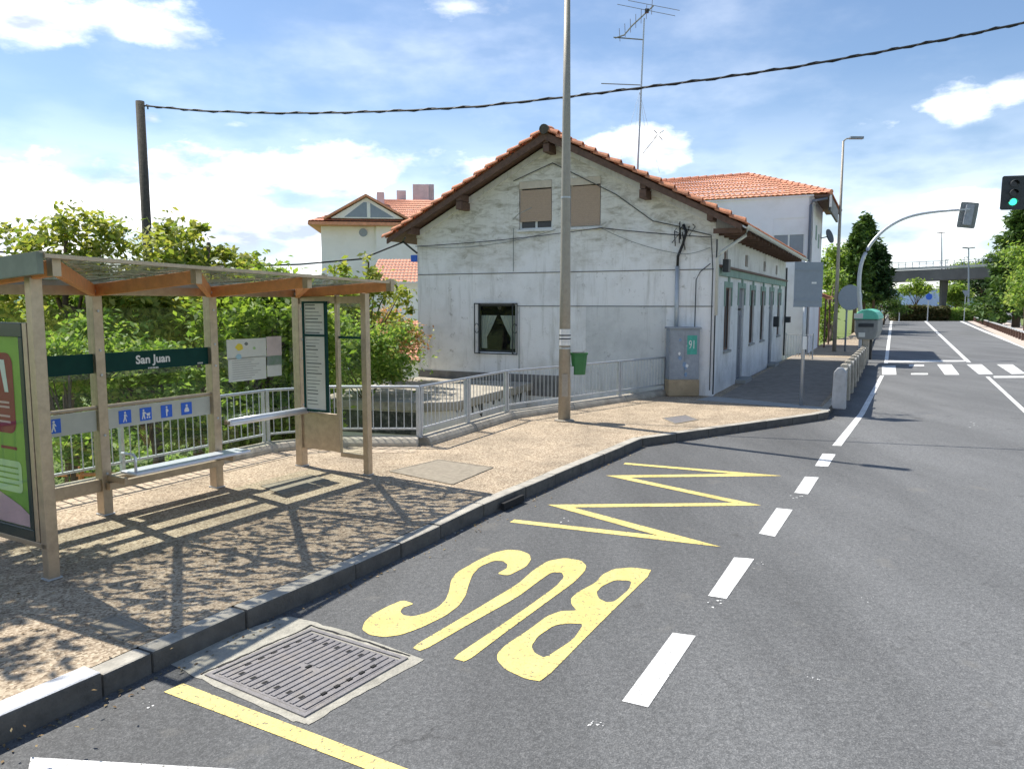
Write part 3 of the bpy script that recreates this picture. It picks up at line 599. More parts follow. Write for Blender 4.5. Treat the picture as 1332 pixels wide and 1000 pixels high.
cover([(507, 613), (571, 598), (641, 608), (588, 630)], 'wide grey concrete cover in the sunny pavement before the railing', M_cover)
cover([(862, 544), (892, 540), (908, 546), (878, 551)], 'small rusty cover in the pavement near the grey cabinet', M_iron)
cover([(340, 632), (404, 618), (428, 625), (366, 643)], 'grey cover in the pavement under the shelter', M_cover)
cover([(118, 812), (150, 800), (196, 818), (160, 834)], 'cracked grey slab cover at the kerb near the advertising panel', M_cover)

# ------------------------------------------------------------------ trees and leaves
def leaf_arrays(cen, size, flat=.5, elong=1.0, dirs=None):
    n = len(cen); nr = rng.normal(size=(n, 3)); nr[:, 2] = np.abs(nr[:, 2]) + flat; nr /= np.linalg.norm(nr, axis=1)[:, None]
    a = rng.normal(size=(n, 3)) if dirs is None else dirs + rng.normal(size=(n, 3)) * .35
    a -= nr * (a * nr).sum(1)[:, None]; a /= np.linalg.norm(a, axis=1)[:, None] + 1e-9; b = np.cross(nr, a)
    s = (size * rng.uniform(.6, 1.35, n))[:, None]
    V = np.stack([cen - a * s * elong, cen - b * s * .5 + nr * s * .12, cen + a * s * elong, cen + b * s * .5 + nr * s * .12], 1).reshape(-1, 3)
    return V
def leaf_object(name, V, m, parent=None, loc=None):
    off = parent_loc(parent) if parent else Vector(loc) if loc is not None else Vector((0, 0, 0))
    V = V - np.array(off); n = len(V) // 4; me = bpy.data.meshes.new(name)
    me.vertices.add(len(V)); me.vertices.foreach_set('co', V.astype(np.float32).ravel())
    me.loops.add(n * 4); me.loops.foreach_set('vertex_index', np.arange(n * 4, dtype=np.int32))
    me.polygons.add(n); me.polygons.foreach_set('loop_start', np.arange(0, n * 4, 4, dtype=np.int32)); me.polygons.foreach_set('loop_total', np.full(n, 4, dtype=np.int32))
    me.update(); me.materials.append(m); o = bpy.data.objects.new(name, me); col.objects.link(o)
    if parent: o.parent = parent
    elif loc is not None: o.location = off
    return o
def clumps(blobs, nclump, rad, dens, low=.35):
    """leaf centres gathered in uneven clumps spread through ellipsoids"""
    out = []; cc = []
    tot = sum(b[3] * b[4] * b[5] for b in blobs)
    for (x, y, z, rx, ry, rz) in blobs:
        k = max(3, int(nclump * (rx * ry * rz) / tot))
        for _ in range(k):
            v = rng.normal(size=3); v /= np.linalg.norm(v); v *= rng.uniform(low, 1.0) ** .7
            c = np.array([x + v[0] * rx, y + v[1] * ry, z + v[2] * rz]); cc.append(c)
            r = rad * rng.uniform(.55, 1.35); q = rng.normal(size=(int(dens * rng.uniform(.5, 1.4)), 3)) * r * np.array([.55, .55, .38]); out.append(c + q)
    return np.concatenate(out), cc
def tree(name, label, base, blobs, n, rad, dens, size, m, group=None, trunk=.16, cat='tree', limbs=14, stalk=True):
    base = Vector(base); t = thing(name, label, cat, base, group); cen, cc = clumps(blobs, n, rad, dens)
    leaf_object('crown', leaf_arrays(cen, size), m, t)
    if stalk:
        mb = MB(); top = Vector((sum(b[0] for b in blobs) / len(blobs), sum(b[1] for b in blobs) / len(blobs), max(b[2] for b in blobs)))
        mid = base.lerp(top, .45); mid += Vector((rng.uniform(-.15, .15), rng.uniform(-.15, .15), 0))
        mb.tube([base, base.lerp(mid, .5) + Vector((.05, .03, 0)), mid, top], trunk, 8, trunk * .25)
        idx = rng.permutation(len(cc))[:limbs]
        for i in idx:
            e = Vector(cc[i]); s = base.lerp(top, random.uniform(.3, .75)); k = s.lerp(e, .5) + Vector((0, 0, .12 * (e - s).length)); mb.tube([s, k, e], trunk * .35, 5, trunk * .08)
        mb.build('trunk', M_brown, t, smooth=True)
    return t
# broadleaf trees in the gardens behind the shelter
GT = 'garden trees behind the shelter'
def bl(x, y, Y, rx, ry, rz=None):            # blob centred on what is seen at (x, y) at distance Y
    p = D(x, y, Y); k = Y / F; return (p.x, p.y, p.z, rx * k, (rz or rx) * k, ry * k)
tree('broadleaf_tree', 'tall yellow-green tree left of the wooden utility pole', D(95, 640, 15.5), [bl(112, 300, 15.5, 45, 38), bl(70, 330, 15.2, 50, 40), bl(150, 340, 15, 42, 38), bl(100, 390, 15, 80, 60), bl(18, 315, 16, 30, 20), bl(20, 380, 15.5, 50, 55), bl(160, 430, 15, 60, 60)], 125, .30, 75, .085, LF_y, GT)
tree('broadleaf_tree', 'rounded yellow-green tree right of the wooden utility pole', D(255, 640, 17), [bl(235, 315, 17, 42, 34), bl(270, 335, 17, 40, 34), bl(205, 360, 16, 45, 45), bl(300, 350, 17.5, 30, 22), bl(330, 342, 19, 20, 12), bl(250, 400, 16, 70, 50), bl(310, 400, 17, 50, 50)], 105, .30, 75, .09, LF_y, GT)
tree('broadleaf_tree', 'green tree behind the map notices of the shelter', D(350, 640, 15), [bl(360, 400, 15.5, 65, 42), bl(320, 440, 14.6, 60, 55), bl(395, 440, 15.5, 45, 60)], 70, .4, 130, .08, LF_g, GT)
tree('broadleaf_tree', 'sparse light tree against the gable of the white house', D(480, 560, 21), [bl(484, 340, 20, 12, 18), bl(455, 352, 20, 28, 8), bl(500, 372, 20, 30, 22), bl(470, 385, 20, 40, 22), bl(520, 410, 21, 18, 45), bl(450, 420, 20, 40, 35)], 66, .22, 42, .085, LF_y, GT, trunk=.09)
tree('garden_shrub', 'bright green bushy shrub seen between the last two shelter posts', D(470, 560, 18), [bl(450, 460, 18, 55, 48), bl(500, 460, 18.5, 40, 40)], 55, .4, 150, .06, LF_b, 'garden shrubs', cat='shrub', trunk=.05)
tree('garden_shrub', 'low shrub with orange blossom beside the white house', D(520, 540, 22), [bl(515, 445, 22, 34, 42)], 26, .4, 120, .06, LF_o, 'garden shrubs', cat='shrub', trunk=.05)
tree('garden_shrub', 'large bright shrub under the dark green name band', D(200, 640, 13), [bl(170, 480, 13.3, 80, 40), bl(235, 500, 13, 50, 50), bl(120, 450, 13.5, 60, 40)], 60, .36, 150, .065, LF_b, 'garden shrubs', cat='shrub', trunk=.06)
tree('garden_shrub', 'leafy shrub seen past the grey board at the left', D(90, 700, 11.5), [bl(115, 575, 11.6, 40, 42), bl(70, 470, 12.5, 45, 40)], 40, .3, 120, .06, LF_b, 'garden shrubs', cat='shrub', trunk=.06)
tree('garden_shrub', 'dark shrub low behind the bench of the shelter', D(330, 640, 14), [bl(330, 545, 14, 60, 45), bl(390, 540, 14.4, 40, 50), bl(260, 560, 13.6, 30, 40)], 60, .35, 130, .07, LF_g, 'garden shrubs', cat='shrub', trunk=.05)
tree('garden_shrub', 'pale yellow-green shrub in the gap below the bench back', D(365, 640, 15), [bl(370, 590, 15, 45, 22)], 22, .3, 120, .06, LF_b, 'garden shrubs', cat='shrub', trunk=.04)
for i, (x, y, Y, lab) in enumerate([(40, 420, 21, 'mid green tree at the far left of the gardens'), (170, 430, 22, 'mid green tree deep in the gardens behind the name band'), (300, 425, 23, 'mid green tree deep in the gardens behind the notices'), (410, 420, 26, 'mid green tree deep in the gardens beside the last shelter posts')]):
    tree('broadleaf_tree', lab, D(x, 560, Y), [bl(x, y, Y, 85, 65), bl(x + 30, y + 60, Y, 80, 70), bl(x - 40, y + 60, Y, 70, 70)], 90, .6, 130, .12, LF_g, GT)
tree('broadleaf_tree', 'tree overhanging the pavement left of the shelter', (-8.2, 7.6, -2.6), [(-7.2, 7.9, 5.2, 1.6, 1.6, 1.0), (-7.0, 6.4, 4.6, 1.2, 1.0, .8), (-8.6, 8.6, 5.0, 1.5, 1.5, 1.2), (-6.0, 6.45, 4.9, .9, .9, .5)], 80, .34, 90, .075, LF_g, GT)
# ground cover below
gcn = []
for i in range(5200):
    x = rng.uniform(-16, 1.5); y = rng.uniform(11, 34)
    if y < 13.2 + max(0, (x + 4.5) * 1.05) or (x > -6.5 and 16 < y < 25): continue
    gcn.append((x, y, -2.5 + rng.uniform(0, .5) + .5 * noise.noise(Vector((x * .4, y * .4, 0)))))
gcn = np.array(gcn); gcn = (gcn[:, None, :] + rng.normal(size=(len(gcn), 7, 3)) * .12).reshape(-1, 3)
tag(leaf_object('ground_cover', leaf_arrays(gcn, .07), LF_b, loc=(-8, 20, -2.6)), 'leafy ground cover spreading over the low gardens', 'ground cover', kind='stuff')
pth = MB(); pth.sheet([(-14, 12.4, -2.59), (-9, 17, -2.59), (-6.6, 15.2, -2.59), (-7.5, 13, -2.59), (-8.5, 10.5, -2.59)]); struct(pth.build('garden_path', M_path))

# wooden fence in the garden
wf = thing('garden_fence', 'low brown wooden rail fence in the gardens behind the shelter', 'fence', (-7, 13.5, -2.6))
for k in range(5): p = Vector((-9.3 + k * 1.3, 13.9 + k * .12, -2.6)); MB().tube([p, p + Vector((0, 0, 2.1))], .05, 8).build('post', M_owood, wf)
for h in (1.95, 1.45): a = Vector((-9.4, 13.88, -2.6 + h)); MB().tube([a, a + Vector((5.5, .5, 0))], .035, 8).build('rail', M_owood, wf)

# dry leaves and grit gathered along the kerb foot and the back of the pavement
lt = []
for i in range(len(KP) - 1):
    a, b = Vector(KP[i]), Vector(KP[i + 1]); L_ = (b - a).length
    if L_ > 15: continue
    t = (b - a).normalized(); n_ = Vector((t.y, -t.x))
    for k in range(int(L_ * 26)):
        q = a + t * rng.uniform(0, L_) + n_ * (.02 + abs(rng.normal()) * .10); lt.append((q.x, q.y, .008))
for i in range(1, len(BACK) - 2):
    a, b = Vector(BACK[i]), Vector(BACK[i + 1]); L_ = (b - a).length; t = (b - a).normalized(); n_ = Vector((t.y, -t.x))
    for k in range(int(L_ * 16)):
        q = a + t * rng.uniform(0, L_) + n_ * (.26 + abs(rng.normal()) * .25); lt.append((q.x, q.y, .16))
for k in range(170): lt.append((rng.uniform(-4.4, -2.3), rng.uniform(3.6, 7.5), .155))
lt = np.array([p for p in lt if not (p[2] > .1 and p[0] > 4)]); V_ = leaf_arrays(lt, .016, 3.0)
tag(leaf_object('leaf_litter', V_, leafmat('dry_leaf', [(.10, .06, .03), (.22, .14, .06), (.30, .22, .10), (.16, .15, .10)], .1), loc=(0, 8, 0)), 'dry leaves and grit lying along the kerb and the pavement edges', 'leaf litter', kind='stuff')

# ------------------------------------------------------------------ galvanised railing
RP = BACK[2:]
RP = [(-7.3, 6.2), (-6.6, 7.5), (-5.15, 10.0), (-3.95, 12.2), (-3.1, 12.75), (-1.55, 12.75), (-.12, 15.75), (3.95, 19.85)]
rl = thing('railing', 'grey galvanised steel railing along the back of the pavement', 'railing', (-1.55, 12.75, .27))
ztop = 1.12
for i in range(len(RP) - 1):
    a, b = Vector((*RP[i], 0)), Vector((*RP[i + 1], 0)); L = (b - a).length; t = (b - a) / L; fr = Fr(a.x, a.y, 0, t.x, t.y)
    k = max(1, round(L / 1.75)); st = L / k
    for j in range(k):
        s0 = j * st; big = i in (5,) and j == 0
        for ds in ((0,) if (i < 3) else (-.035, .035)):
            MB().box(fr, s0 + ds - .022, s0 + ds + .022, -.03, .03, .27, ztop).build('post', M_galv, rl)
        MB().box(fr, s0 - .06, s0 + .06, -.06, .06, .27, .285).build('foot_plate', M_galv, rl)
        MB().tube([fr.p(s0, 0, ztop), fr.p(s0 + st, 0, ztop)], .024, 8).build('top_rail', M_galv, rl)
        MB().box(fr, s0 + .03, s0 + st - .03, -.018, .018, .40, .43).build('bottom_rail', M_galv, rl)
        nb = max(3, int(st / .125)); bm_ = MB()
        for q in range(1, nb): s = s0 + st * q / nb; bm_.tube([fr.p(s, 0, .42), fr.p(s, 0, ztop - .01)], .0085, 6, caps=False)
        bm_.build('bar_panel', M_galv, rl)
fr = Fr(3.95, 19.85, 0, 1, 1); MB().box(fr, -.05, -.0, -.03, .03, .27, ztop).build('post', M_galv, rl)

# ------------------------------------------------------------------ bus shelter
Bk = [Vector((-5.33, 7.12, .15)), Vector((-4.57, 8.45, .15)), Vector((-3.81, 9.74, .15)), Vector((-3.07, 11.06, .15))]
FL, FR_ = Vector((-3.96, 6.41, .15)), Vector((-1.99, 10.45, .15))
sh = thing('bus_shelter', 'steel and glass bus shelter with orange timber roof beams', 'bus shelter', (-3.6, 8.8, .15))
dd = (Bk[3] - Bk[0]).normalized(); nn = Vector((dd.y, -dd.x, 0))   # nn towards the road
fs = Fr(0, 0, 0, dd.x, dd.y)
def postm(p, top, w=.10, dp=.06, part='post'):
    f = Fr(p.x, p.y, 0, dd.x, dd.y); MB().box(f, -w / 2, w / 2, -dp / 2, dp / 2, p.z, top).build(part, M_steel, sh, bevel=.006)
    MB().box(f, -w / 2 - .012, w / 2 + .012, -dp / 2 - .012, dp / 2 + .012, p.z, p.z + .012).build('foot_plate', M_galv, sh)
def ftop(p, q, Y=None): return q
ZB = 2.62; ZF = 2.83
def bolts(p, part='bolt'):
    f = Fr(p.x, p.y, 0, dd.x, dd.y)
    for z in (.62, 1.05, 1.72, 1.99, 2.42):
        MB().disc(f.p(0, -.068, z), nn, .014, .012, 8).build(part, M_galv, sh)
for p in Bk:
    postm(p, ZB, .11, .13); bolts(p)
fz = lambda p, x, y: D(x, y, p.y).z
postm(FL, 2.72, .10, .09); postm(FR_, 2.64, .09, .09)
# beams: back beam, front edge profile
MB().beam(Bk[0] - dd * .25 + Vector((0, 0, ZB - .15 + .02)), Bk[3] + dd * .35 + Vector((0, 0, ZB - .15 + .02)), .05, .10).build('back_beam', M_steel, sh)
fa, fb = D(75, 334, 6.15), D(513, 368, 10.45)
fdir = (fb - fa).normalized()
fa2 = fa - fdir * .12
MB().beam(fa2, fb, .05, .03).build('front_beam', M_steel, sh)
def fpt(s): return fa + (fb - fa) * s       # along the front edge
bt = [Vector((p.x, p.y, ZB + .02)) for p in Bk]
# timber members: a straight and a raking rafter from every back post
fx = [D(72, 348, 6.25), D(257, 360, 7.72), D(401, 367, 9.1), D(509, 372, 10.35)]
for i in range(4):
    MB().beam(bt[i], fx[i], .055, .13).build('rafter', M_owood, sh, bevel=.004)
    if i: MB().beam(bt[i] + Vector((0, 0, -.002)), fx[i - 1] + Vector((0, 0, -.002)), .055, .125).build('raking_rafter', M_owood, sh, bevel=.004)
    f = Fr(fx[i].x, fx[i].y, 0, dd.x, dd.y); MB().box(f, -.035, .035, -.02, .06, fx[i].z - .07, fx[i].z + .09).build('rafter_shoe', M_steel, sh)
    MB().box(Fr(bt[i].x, bt[i].y, 0, dd.x, dd.y), -.075, .075, -.08, .08, ZB - .0, ZB + .035).build('post_bracket', M_galv, sh)
MB().beam(fx[0] + Vector((0, 0, -.13)), fx[3] + Vector((0, 0, -.06)), .03, .03).build('tie_rail', M_galv, sh) if False else None
# roof glazing in panes
ba = [Vector((p.x, p.y, ZB + .11)) - nn * .15 for p in Bk]; ba = [ba[0] - dd * .2] + ba[1:3] + [ba[3] + dd * .3]
fo = [fa2, fpt(.36), fpt(.70), fb]; up_ = Vector((0, 0, .018))
for i in range(3):
    q = [ba[i] + dd * .012, ba[i + 1] - dd * .012, fo[i + 1] - fdir * .012, fo[i] + fdir * .012]; q = [p + Vector((0, 0, .01)) for p in q]
    MB().prism(q, [p + Vector((0, 0, .01)) for p in q]).build('roof_pane', M_roofg, sh)
for i in range(4): MB().beam(ba[i] + Vector((0, 0, .03)), fo[i] + Vector((0, 0, .03)), .05, .014).build('glazing_bar', M_steel, sh)
MB().beam(ba[0], ba[3], .07, .1).build('rear_gutter', M_galv, sh)
# left fascia
MB().prism([ba[0] + Vector((0, 0, -.14)), fa2 + Vector((0, 0, -.14)), fa2 + Vector((0, 0, .03)), ba[0] + Vector((0, 0, .03))], [p - dd * .05 for p in (ba[0] + Vector((0, 0, -.14)), fa2 + Vector((0, 0, -.14)), fa2 + Vector((0, 0, .03)), ba[0] + Vector((0, 0, .03)))]).build('side_fascia', mat('grey_green_fascia', (.19, .22, .17), .6, .15, 6), sh)
MB().prism([ba[3] + Vector((0, 0, -.05)), fb + Vector((0, 0, -.02)), fb + Vector((0, 0, .03)), ba[3] + Vector((0, 0, .03))], [p + dd * .03 for p in (ba[3] + Vector((0, 0, -.05)), fb + Vector((0, 0, -.02)), fb + Vector((0, 0, .03)), ba[3] + Vector((0, 0, .03)))]).build('side_fascia', M_galv, sh)
# back glass, name band, pictogram board
fB = Fr(Bk[0].x, Bk[0].y, 0, dd.x, dd.y); LB = (Bk[3] - Bk[0]).length; AB = [(p - Bk[0]).dot(dd) for p in Bk]
def BP(x, y): q = PL(x, y, Bk[0] , (nn.x, nn.y)); return (q - Bk[0]).dot(dd), q.z
for i in range(3):
    MB().box(fB, AB[i] + .06, AB[i + 1] - .06, -.005, .005, .55, ZB - .17).build('back_glass', M_glass, sh)
    z0 = BP(180, 470)[1]
    if i < 2: MB().box(fB, AB[i] + .058, AB[i + 1] - .058, -.018, -.008, 1.74, 1.955).build('name_band', M_green_d, sh) if i == 0 else None
nb_ = MB().box(fB, AB[1] + .058, AB[2] - .058, -.018, -.008, 1.74, 1.955).build('name_band', M_green_d, sh)
def on_back(vs, fs_, a, c, name, mm, off=.021, th=0):
    P = [fB.p(a + v.x, -off, c + v.y) for v in vs]; return MB().add(P, fs_).build(name, mm, nb_, fixn=False)
vs, fs_ = text_mesh('San Juan', .135, .004); ac = BP(198, 467)
on_back(vs, fs_, ac[0], ac[1] , 'lettering', M_stick_w)
vs, fs_ = text_mesh('CONCEJO', .04); on_back([v * .9 for v in vs], fs_, ac[0], ac[1] - .075, 'small_lettering', M_stick_w) if False else None
sm = MB(); 
for (x, w_, yy) in ((198, .14, 478), (259, .08, 472)):
    a, c = BP(x, yy)
    for k in range(7): sm.add([fB.p(a - w_ / 2 + w_ * (k + .1) / 7, -.021, c - .009), fB.p(a - w_ / 2 + w_ * (k + .75) / 7, -.021, c - .009), fB.p(a - w_ / 2 + w_ * (k + .75) / 7, -.021, c + .009), fB.p(a - w_ / 2 + w_ * (k + .1) / 7, -.021, c + .009)], [(0, 1, 2, 3)])
sm.build('small_lettering', M_stick_w, nb_, fixn=False)
zt = BP(200, 524)[1]; zbt = BP(200, 549)[1]; print('board z', zt, zbt, 'name', BP(200, 458), BP(200, 484))
for i in (0, 1):
    bd = MB().box(fB, AB[i] + .06, AB[i + 1] - .06, -.02, -.008, zbt, zt).build('pictogram_board', M_board, sh)
    MB().tube([fB.p(AB[i] + .05, -.02, zt + .03), fB.p(AB[i + 1] - .05, -.02, zt + .03)], .022, 10).build('board_rail', M_steel, sh)
    xs = [(68, 552)] if i == 0 else [(161, 542), (188, 538), (215, 534), (241, 531)]
    for n_, (x, y) in enumerate(xs):
        a, c = BP(x, y); c = (zt + zbt) / 2 ; s = .075
        sq = MB().box(fB, a - s, a + s, -.026, -.021, c - s, c + s).build('pictogram', M_blue, bd)
        fg = MB(); k = s / 10.
        def poly(pl): fg.sheet([fB.p(a + px * k, -.0275, c + py * k) for px, py in pl])
        def circ(cx, cy, r): poly([(cx + r * math.cos(t * .785), cy + r * math.sin(t * .785)) for t in range(8)])
        kind = n_ if i else 3
        if i == 0 or kind == 0: circ(0, 6.3, 1.7); poly([(-1.8, 4), (1.5, 4), (3.6, 0), (2.8, -.6), (1, 1.6), (1, -1.5), (2.5, -7.5), (1, -7.8), (-.4, -2.5), (-2.4, -7.8), (-3.8, -7.2), (-2, -1.5)])
        elif kind == 1: circ(-4, 6.2, 1.6); poly([(-5.6, 4), (-2.6, 4), (1, 1), (.6, 0), (-2.4, 1), (-2.4, -1.5), (-1.2, -7.5), (-2.8, -7.7), (-4.2, -2.5), (-5.8, -7.7), (-7.2, -7.2), (-5.8, -1)]); poly([(1, .6), (7.4, 2), (6.5, -3.2), (1.6, -3.4)]); circ(2.2, -5.6, 1.4); circ(6, -5.6, 1.4)
        elif kind == 2: circ(0, 6.5, 1.7); poly([(-1.5, 4.2), (1.2, 4.2), (3.2, .6), (2, -1.2), (1, -1.4), (.9, -7.8), (-1.2, -7.8), (-1.6, -1.5)])
        else: circ(0, 5, 2); poly([(-2, 2.4), (2, 2.4), (4.6, -2.6), (4, -5.4), (-4, -5.4), (-4.6, -2.6)])
        fg.build('figure', M_stick_w, sq, fixn=False)
# notices on the last pane
def sheet_px(px0, px1, name, mm, off=-.02, parent=sh, th=.004):
    a0, c1 = BP(*px0); a1, c0 = BP(*px1); return MB().box(fB, a0, a1, off - th, off, c0, c1).build(name, mm, parent), (a0, a1, c0, c1)
nt1, e = sheet_px((293, 442), (345, 464), 'map_notice', M_paper); a0, a1, c0, c1 = e
M_ny = mat('notice_yellow', (.75, .6, .05), .6, .1, 9); M_nb = mat('notice_blue', (.35, .55, .65), .6, .1, 9); M_ngr = mat('notice_green', (.4, .6, .25), .6, .1, 9)
def dots(par, e, items, off=-.0262):
    a0, a1, c0, c1 = e
    for (u, v, r, mm, nm) in items:
        MB().sheet([fB.p(lerp(a0, a1, u) + r * math.cos(t * .63) * (1 + .3 * math.sin(3 * t)), off, lerp(c0, c1, v) + r * .8 * math.sin(t * .63)) for t in range(10)]).build(nm, mm, par, fixn=False)
dots(nt1, e, [(.36, .62, .11, M_nb, 'map_area'), (.28, .6, .05, M_ny, 'map_centre')][::-1] if False else [(.3, .6, .06, M_ny, 'map_centre'), (.28, .12, .045, M_nb, 'map_lake'), (.68, .5, .025, M_ngr, 'map_park'), (.48, .75, .03, M_text, 'map_town')])
nt2, e2 = sheet_px((295, 466), (345, 492), 'text_notice', M_paper)
nt3, e3 = sheet_px((345, 438), (365, 462), 'pink_notice', mat('notice_pink', (.6, .5, .48), .6, .1, 8))
nt4, e4 = sheet_px((346, 463), (365, 474), 'photo_notice', mat('notice_photo', (.12, .25, .12), .5, .5, 9, c2=(.3, .3, .32)))
nt5, e5 = sheet_px((346, 475), (365, 488), 'white_notice', M_paper)
tx = MB()
for k in range(9): c = lerp(e2[2], e2[3], .1 + k * .095); tx.add([fB.p(e2[0] + .06, -.0245, c), fB.p(lerp(e2[0], e2[1], .6 + .3 * ((k * 37) % 7) / 7), -.0245, c), fB.p(lerp(e2[0], e2[1], .6 + .3 * ((k * 37) % 7) / 7), -.0245, c + .008), fB.p(e2[0] + .06, -.0245, c + .008)], [(0, 1, 2, 3)])
tx.build('text_lines', M_concg, nt2, fixn=False)
# lower steel skirting rail and bench
MB().box(fB, AB[0] + .06, AB[2] - .06, -.03, .03, .42, .56).build('skirting_rail', M_steel, sh, bevel=.006)
# bench: seat plank between the second and third posts on brackets
fb0, fb1 = AB[1] + .12, AB[2] + .22
MB().box(fB, fb0, fb1, -.42, -.12, .60, .635).build('bench_seat', M_shiny, sh, bevel=.012)
MB().box(fB, AB[1] - .02, AB[2] + .02, -.14, -.07, .44, .52).build('bench_beam', M_steel, sh)
for a in (AB[1] + .02, AB[2] - .02): MB().box(fB, a - .02, a + .02, -.38, -.06, .53, .598).build('bench_bracket', M_steel, sh)
MB().tube([fB.p(fb0 + .03, -.36, .635), fB.p(fb0 + .03, -.36, .8), fB.p(fb0 + .03, -.33, .83), fB.p(fb0 + .03, -.12, .83)], .016, 8).build('armrest', M_shiny, sh, smooth=True)
# padded leaning rail between third and fourth posts
la, lb = BP(302, 556), BP(398, 545)
MB().tube([fB.p(AB[2] + .12, -.16, .98), fB.p(AB[3] - .02, -.16, .98)], .048, 12).build('leaning_rail', M_shiny, sh, smooth=True)
for a in (AB[2] + .14, AB[3] - .06): MB().box(fB, a - .02, a + .02, -.16, -.05, .95, 1.0).build('rail_bracket', M_steel, sh)
# side panel towards the road at the right end, with timetable case
fE = Fr(Bk[3].x, Bk[3].y, 0, nn.x, nn.y)
LE = (FR_ - Bk[3]).length
def EP(x, y): q = PL(x, y, Bk[3], (dd.x, dd.y)); return (q - Bk[3]).dot(nn), q.z
ea, eb = EP(397, 392), EP(431, 536); mid0 = EP(438, 400)[0]
print('case', ea, eb, mid0, LE)
MB().box(fE, mid0 - .02, mid0 + .03, -.03, .03, .42, 2.62).build('side_mullion', M_steel, sh, bevel=.005)
MB().box(fE, .03, mid0 - .02, -.025, .025, .42, eb[1] - .02).build('lower_panel', M_steel, sh, bevel=.005)
MB().box(fE, .0, LE, -.03, .03, 2.50, 2.60).build('side_beam', M_steel, sh)
MB().box(fE, mid0 + .03, LE - .04, -.005, .005, .42, 2.5).build('side_glass', M_glass, sh)
MB().box(fE, mid0 + .03, LE - .04, -.012, .012, 2.02, 2.05).build('side_rail', M_green_d, sh)
MB().box(fE, mid0 + .03, LE - .04, -.02, .02, .36, .42).build('side_sill', M_steel, sh)
tcx = MB(); A0, A1, C0, C1 = ea[0], eb[0], eb[1], ea[1]
zmid = EP(410, 436)[1]; bb = .028
for q in ((A0, A1, C0, C0 + bb), (A0, A1, C1 - bb, C1), (A0, A0 + bb, C0 + bb, C1 - bb), (A1 - bb, A1, C0 + bb, C1 - bb), (A0 + bb, A1 - bb, zmid - .015, zmid + .015)): tcx.box(fE, q[0], q[1], .0, .06, q[2], q[3])
# the case faces the inside of the shelter / viewer: -heading side
tcs = MB()
def ebox(mb, a0, a1, t0, t1, c0, c1): mb.box(fE, a0, a1, t0, t1, c0, c1)
tc_ = MB()
for q in ((A0, A1, C0, C0 + bb), (A0, A1, C1 - bb, C1), (A0, A0 + bb, C0 + bb, C1 - bb), (A1 - bb, A1, C0 + bb, C1 - bb), (A0 + bb, A1 - bb, zmid - .015, zmid + .015)): ebox(tc_, q[0], q[1], -.075, -.03, q[2], q[3])
tcase = tc_.build('timetable_case', M_green_d, sh)
pp = MB(); ebox(pp, A0 + bb, A1 - bb, -.055, -.032, C0 + bb, C1 - bb); pp.build('timetable_sheet', M_paper, tcase)
tl = MB(); rr = random.Random(8)
for k in range(30):
    c = lerp(C0 + .1, C1 - .06, k / 29)
    if abs(c - zmid) < .03: continue
    w_ = rr.uniform(.5, .95); th = rr.choice((.006, .01, .016)) ; tl.add([fE.p(A0 + .05, -.058, c), fE.p(lerp(A0 + .05, A1 - .05, w_), -.058, c), fE.p(lerp(A0 + .05, A1 - .05, w_), -.058, c + th), fE.p(A0 + .05, -.058, c + th)], [(0, 1, 2, 3)])
# keep the lines on the face that looks back along the street
tl.build('timetable_lines', M_text, tcase, fixn=False)

# advertising panel at the left end
fA = Fr(FL.x, FL.y, 0, -nn.x, -nn.y)
def AP(x, y): q = PL(x, y, FL, (dd.x, dd.y)); return (q - FL).dot(-nn), q.z
tl0 = AP(32, 403); bl0 = AP(50, 697); print('ad', tl0, bl0, AP(0, 690))
w0 = .12; w1 = 1.42; zb, ztp = .47, 2.34
adp = MB(); 
for q in ((w0, w1, zb, zb + .1), (w0, w1, ztp - .12, ztp), (w0, w0 + .06, zb + .1, ztp - .12), (w1 - .06, w1, zb + .1, ztp - .12)): adp.box(fA, q[0], q[1], -.06, .06, q[2], q[3])
adc = adp.build('advertising_case', mat('ad_case_dark', (.012, .03, .03), .25, .1, 8), sh, bevel=.006)
pst = MB().box(fA, w0 + .06, w1 - .06, -.03, .03, zb + .1, ztp - .12).build('poster', M_posterg, adc)
MB().box(fA, -.04, w1 + .02, -.05, .05, zb - .05, zb - .005).build('advertising_sill', M_steel, sh, bevel=.005)
MB().box(fA, .055, .115, -.055, .055, zb, ztp).build('advertising_stile', M_steel, sh, bevel=.005)
# facing the viewer: the side towards -dd. find sign
sgn = 1 if fA.v.dot(-dd) > 0 else -1
def aface(pl, name, mm, off=.034):
    return MB().sheet([fA.p(a, sgn * off, c) for a, c in pl]).build(name, mm, pst, fixn=False)
def rrect(a0, a1, c0, c1, r):
    o = []
    for cx, cy, s in ((a1 - r, c1 - r, 0), (a0 + r, c1 - r, 90), (a0 + r, c0 + r, 180), (a1 - r, c0 + r, 270)):
        for t in range(0, 91, 15): o.append((cx + r * math.cos(R(s + t)), cy + r * math.sin(R(s + t))))
    return o
aface(rrect(.34, 1.25, 1.38, 2.08, .1), 'emblem_panel', M_posterr)
aface([(.42, 1.74), (.48, 1.74), (.53, 1.95), (.64, 1.76), (.69, 1.76), (.80, 1.95), (.86, 1.74), (.92, 1.74), (.87, 2.02), (.78, 2.02), (.665, 1.84), (.54, 2.02), (.46, 2.02)], 'emblem_letter', M_stick_w, .037)
for k, (c, a1) in enumerate(((1.64, .95), (1.6, .85), (1.52, .9), (1.47, .9))): aface([(.42, c), (a1, c), (a1, c + .018), (.42, c + .018)], 'text_line', M_posterp, .037)
aface(rrect(.30, 1.1, .86, 1.14, .05), 'pale_box', M_posterl)
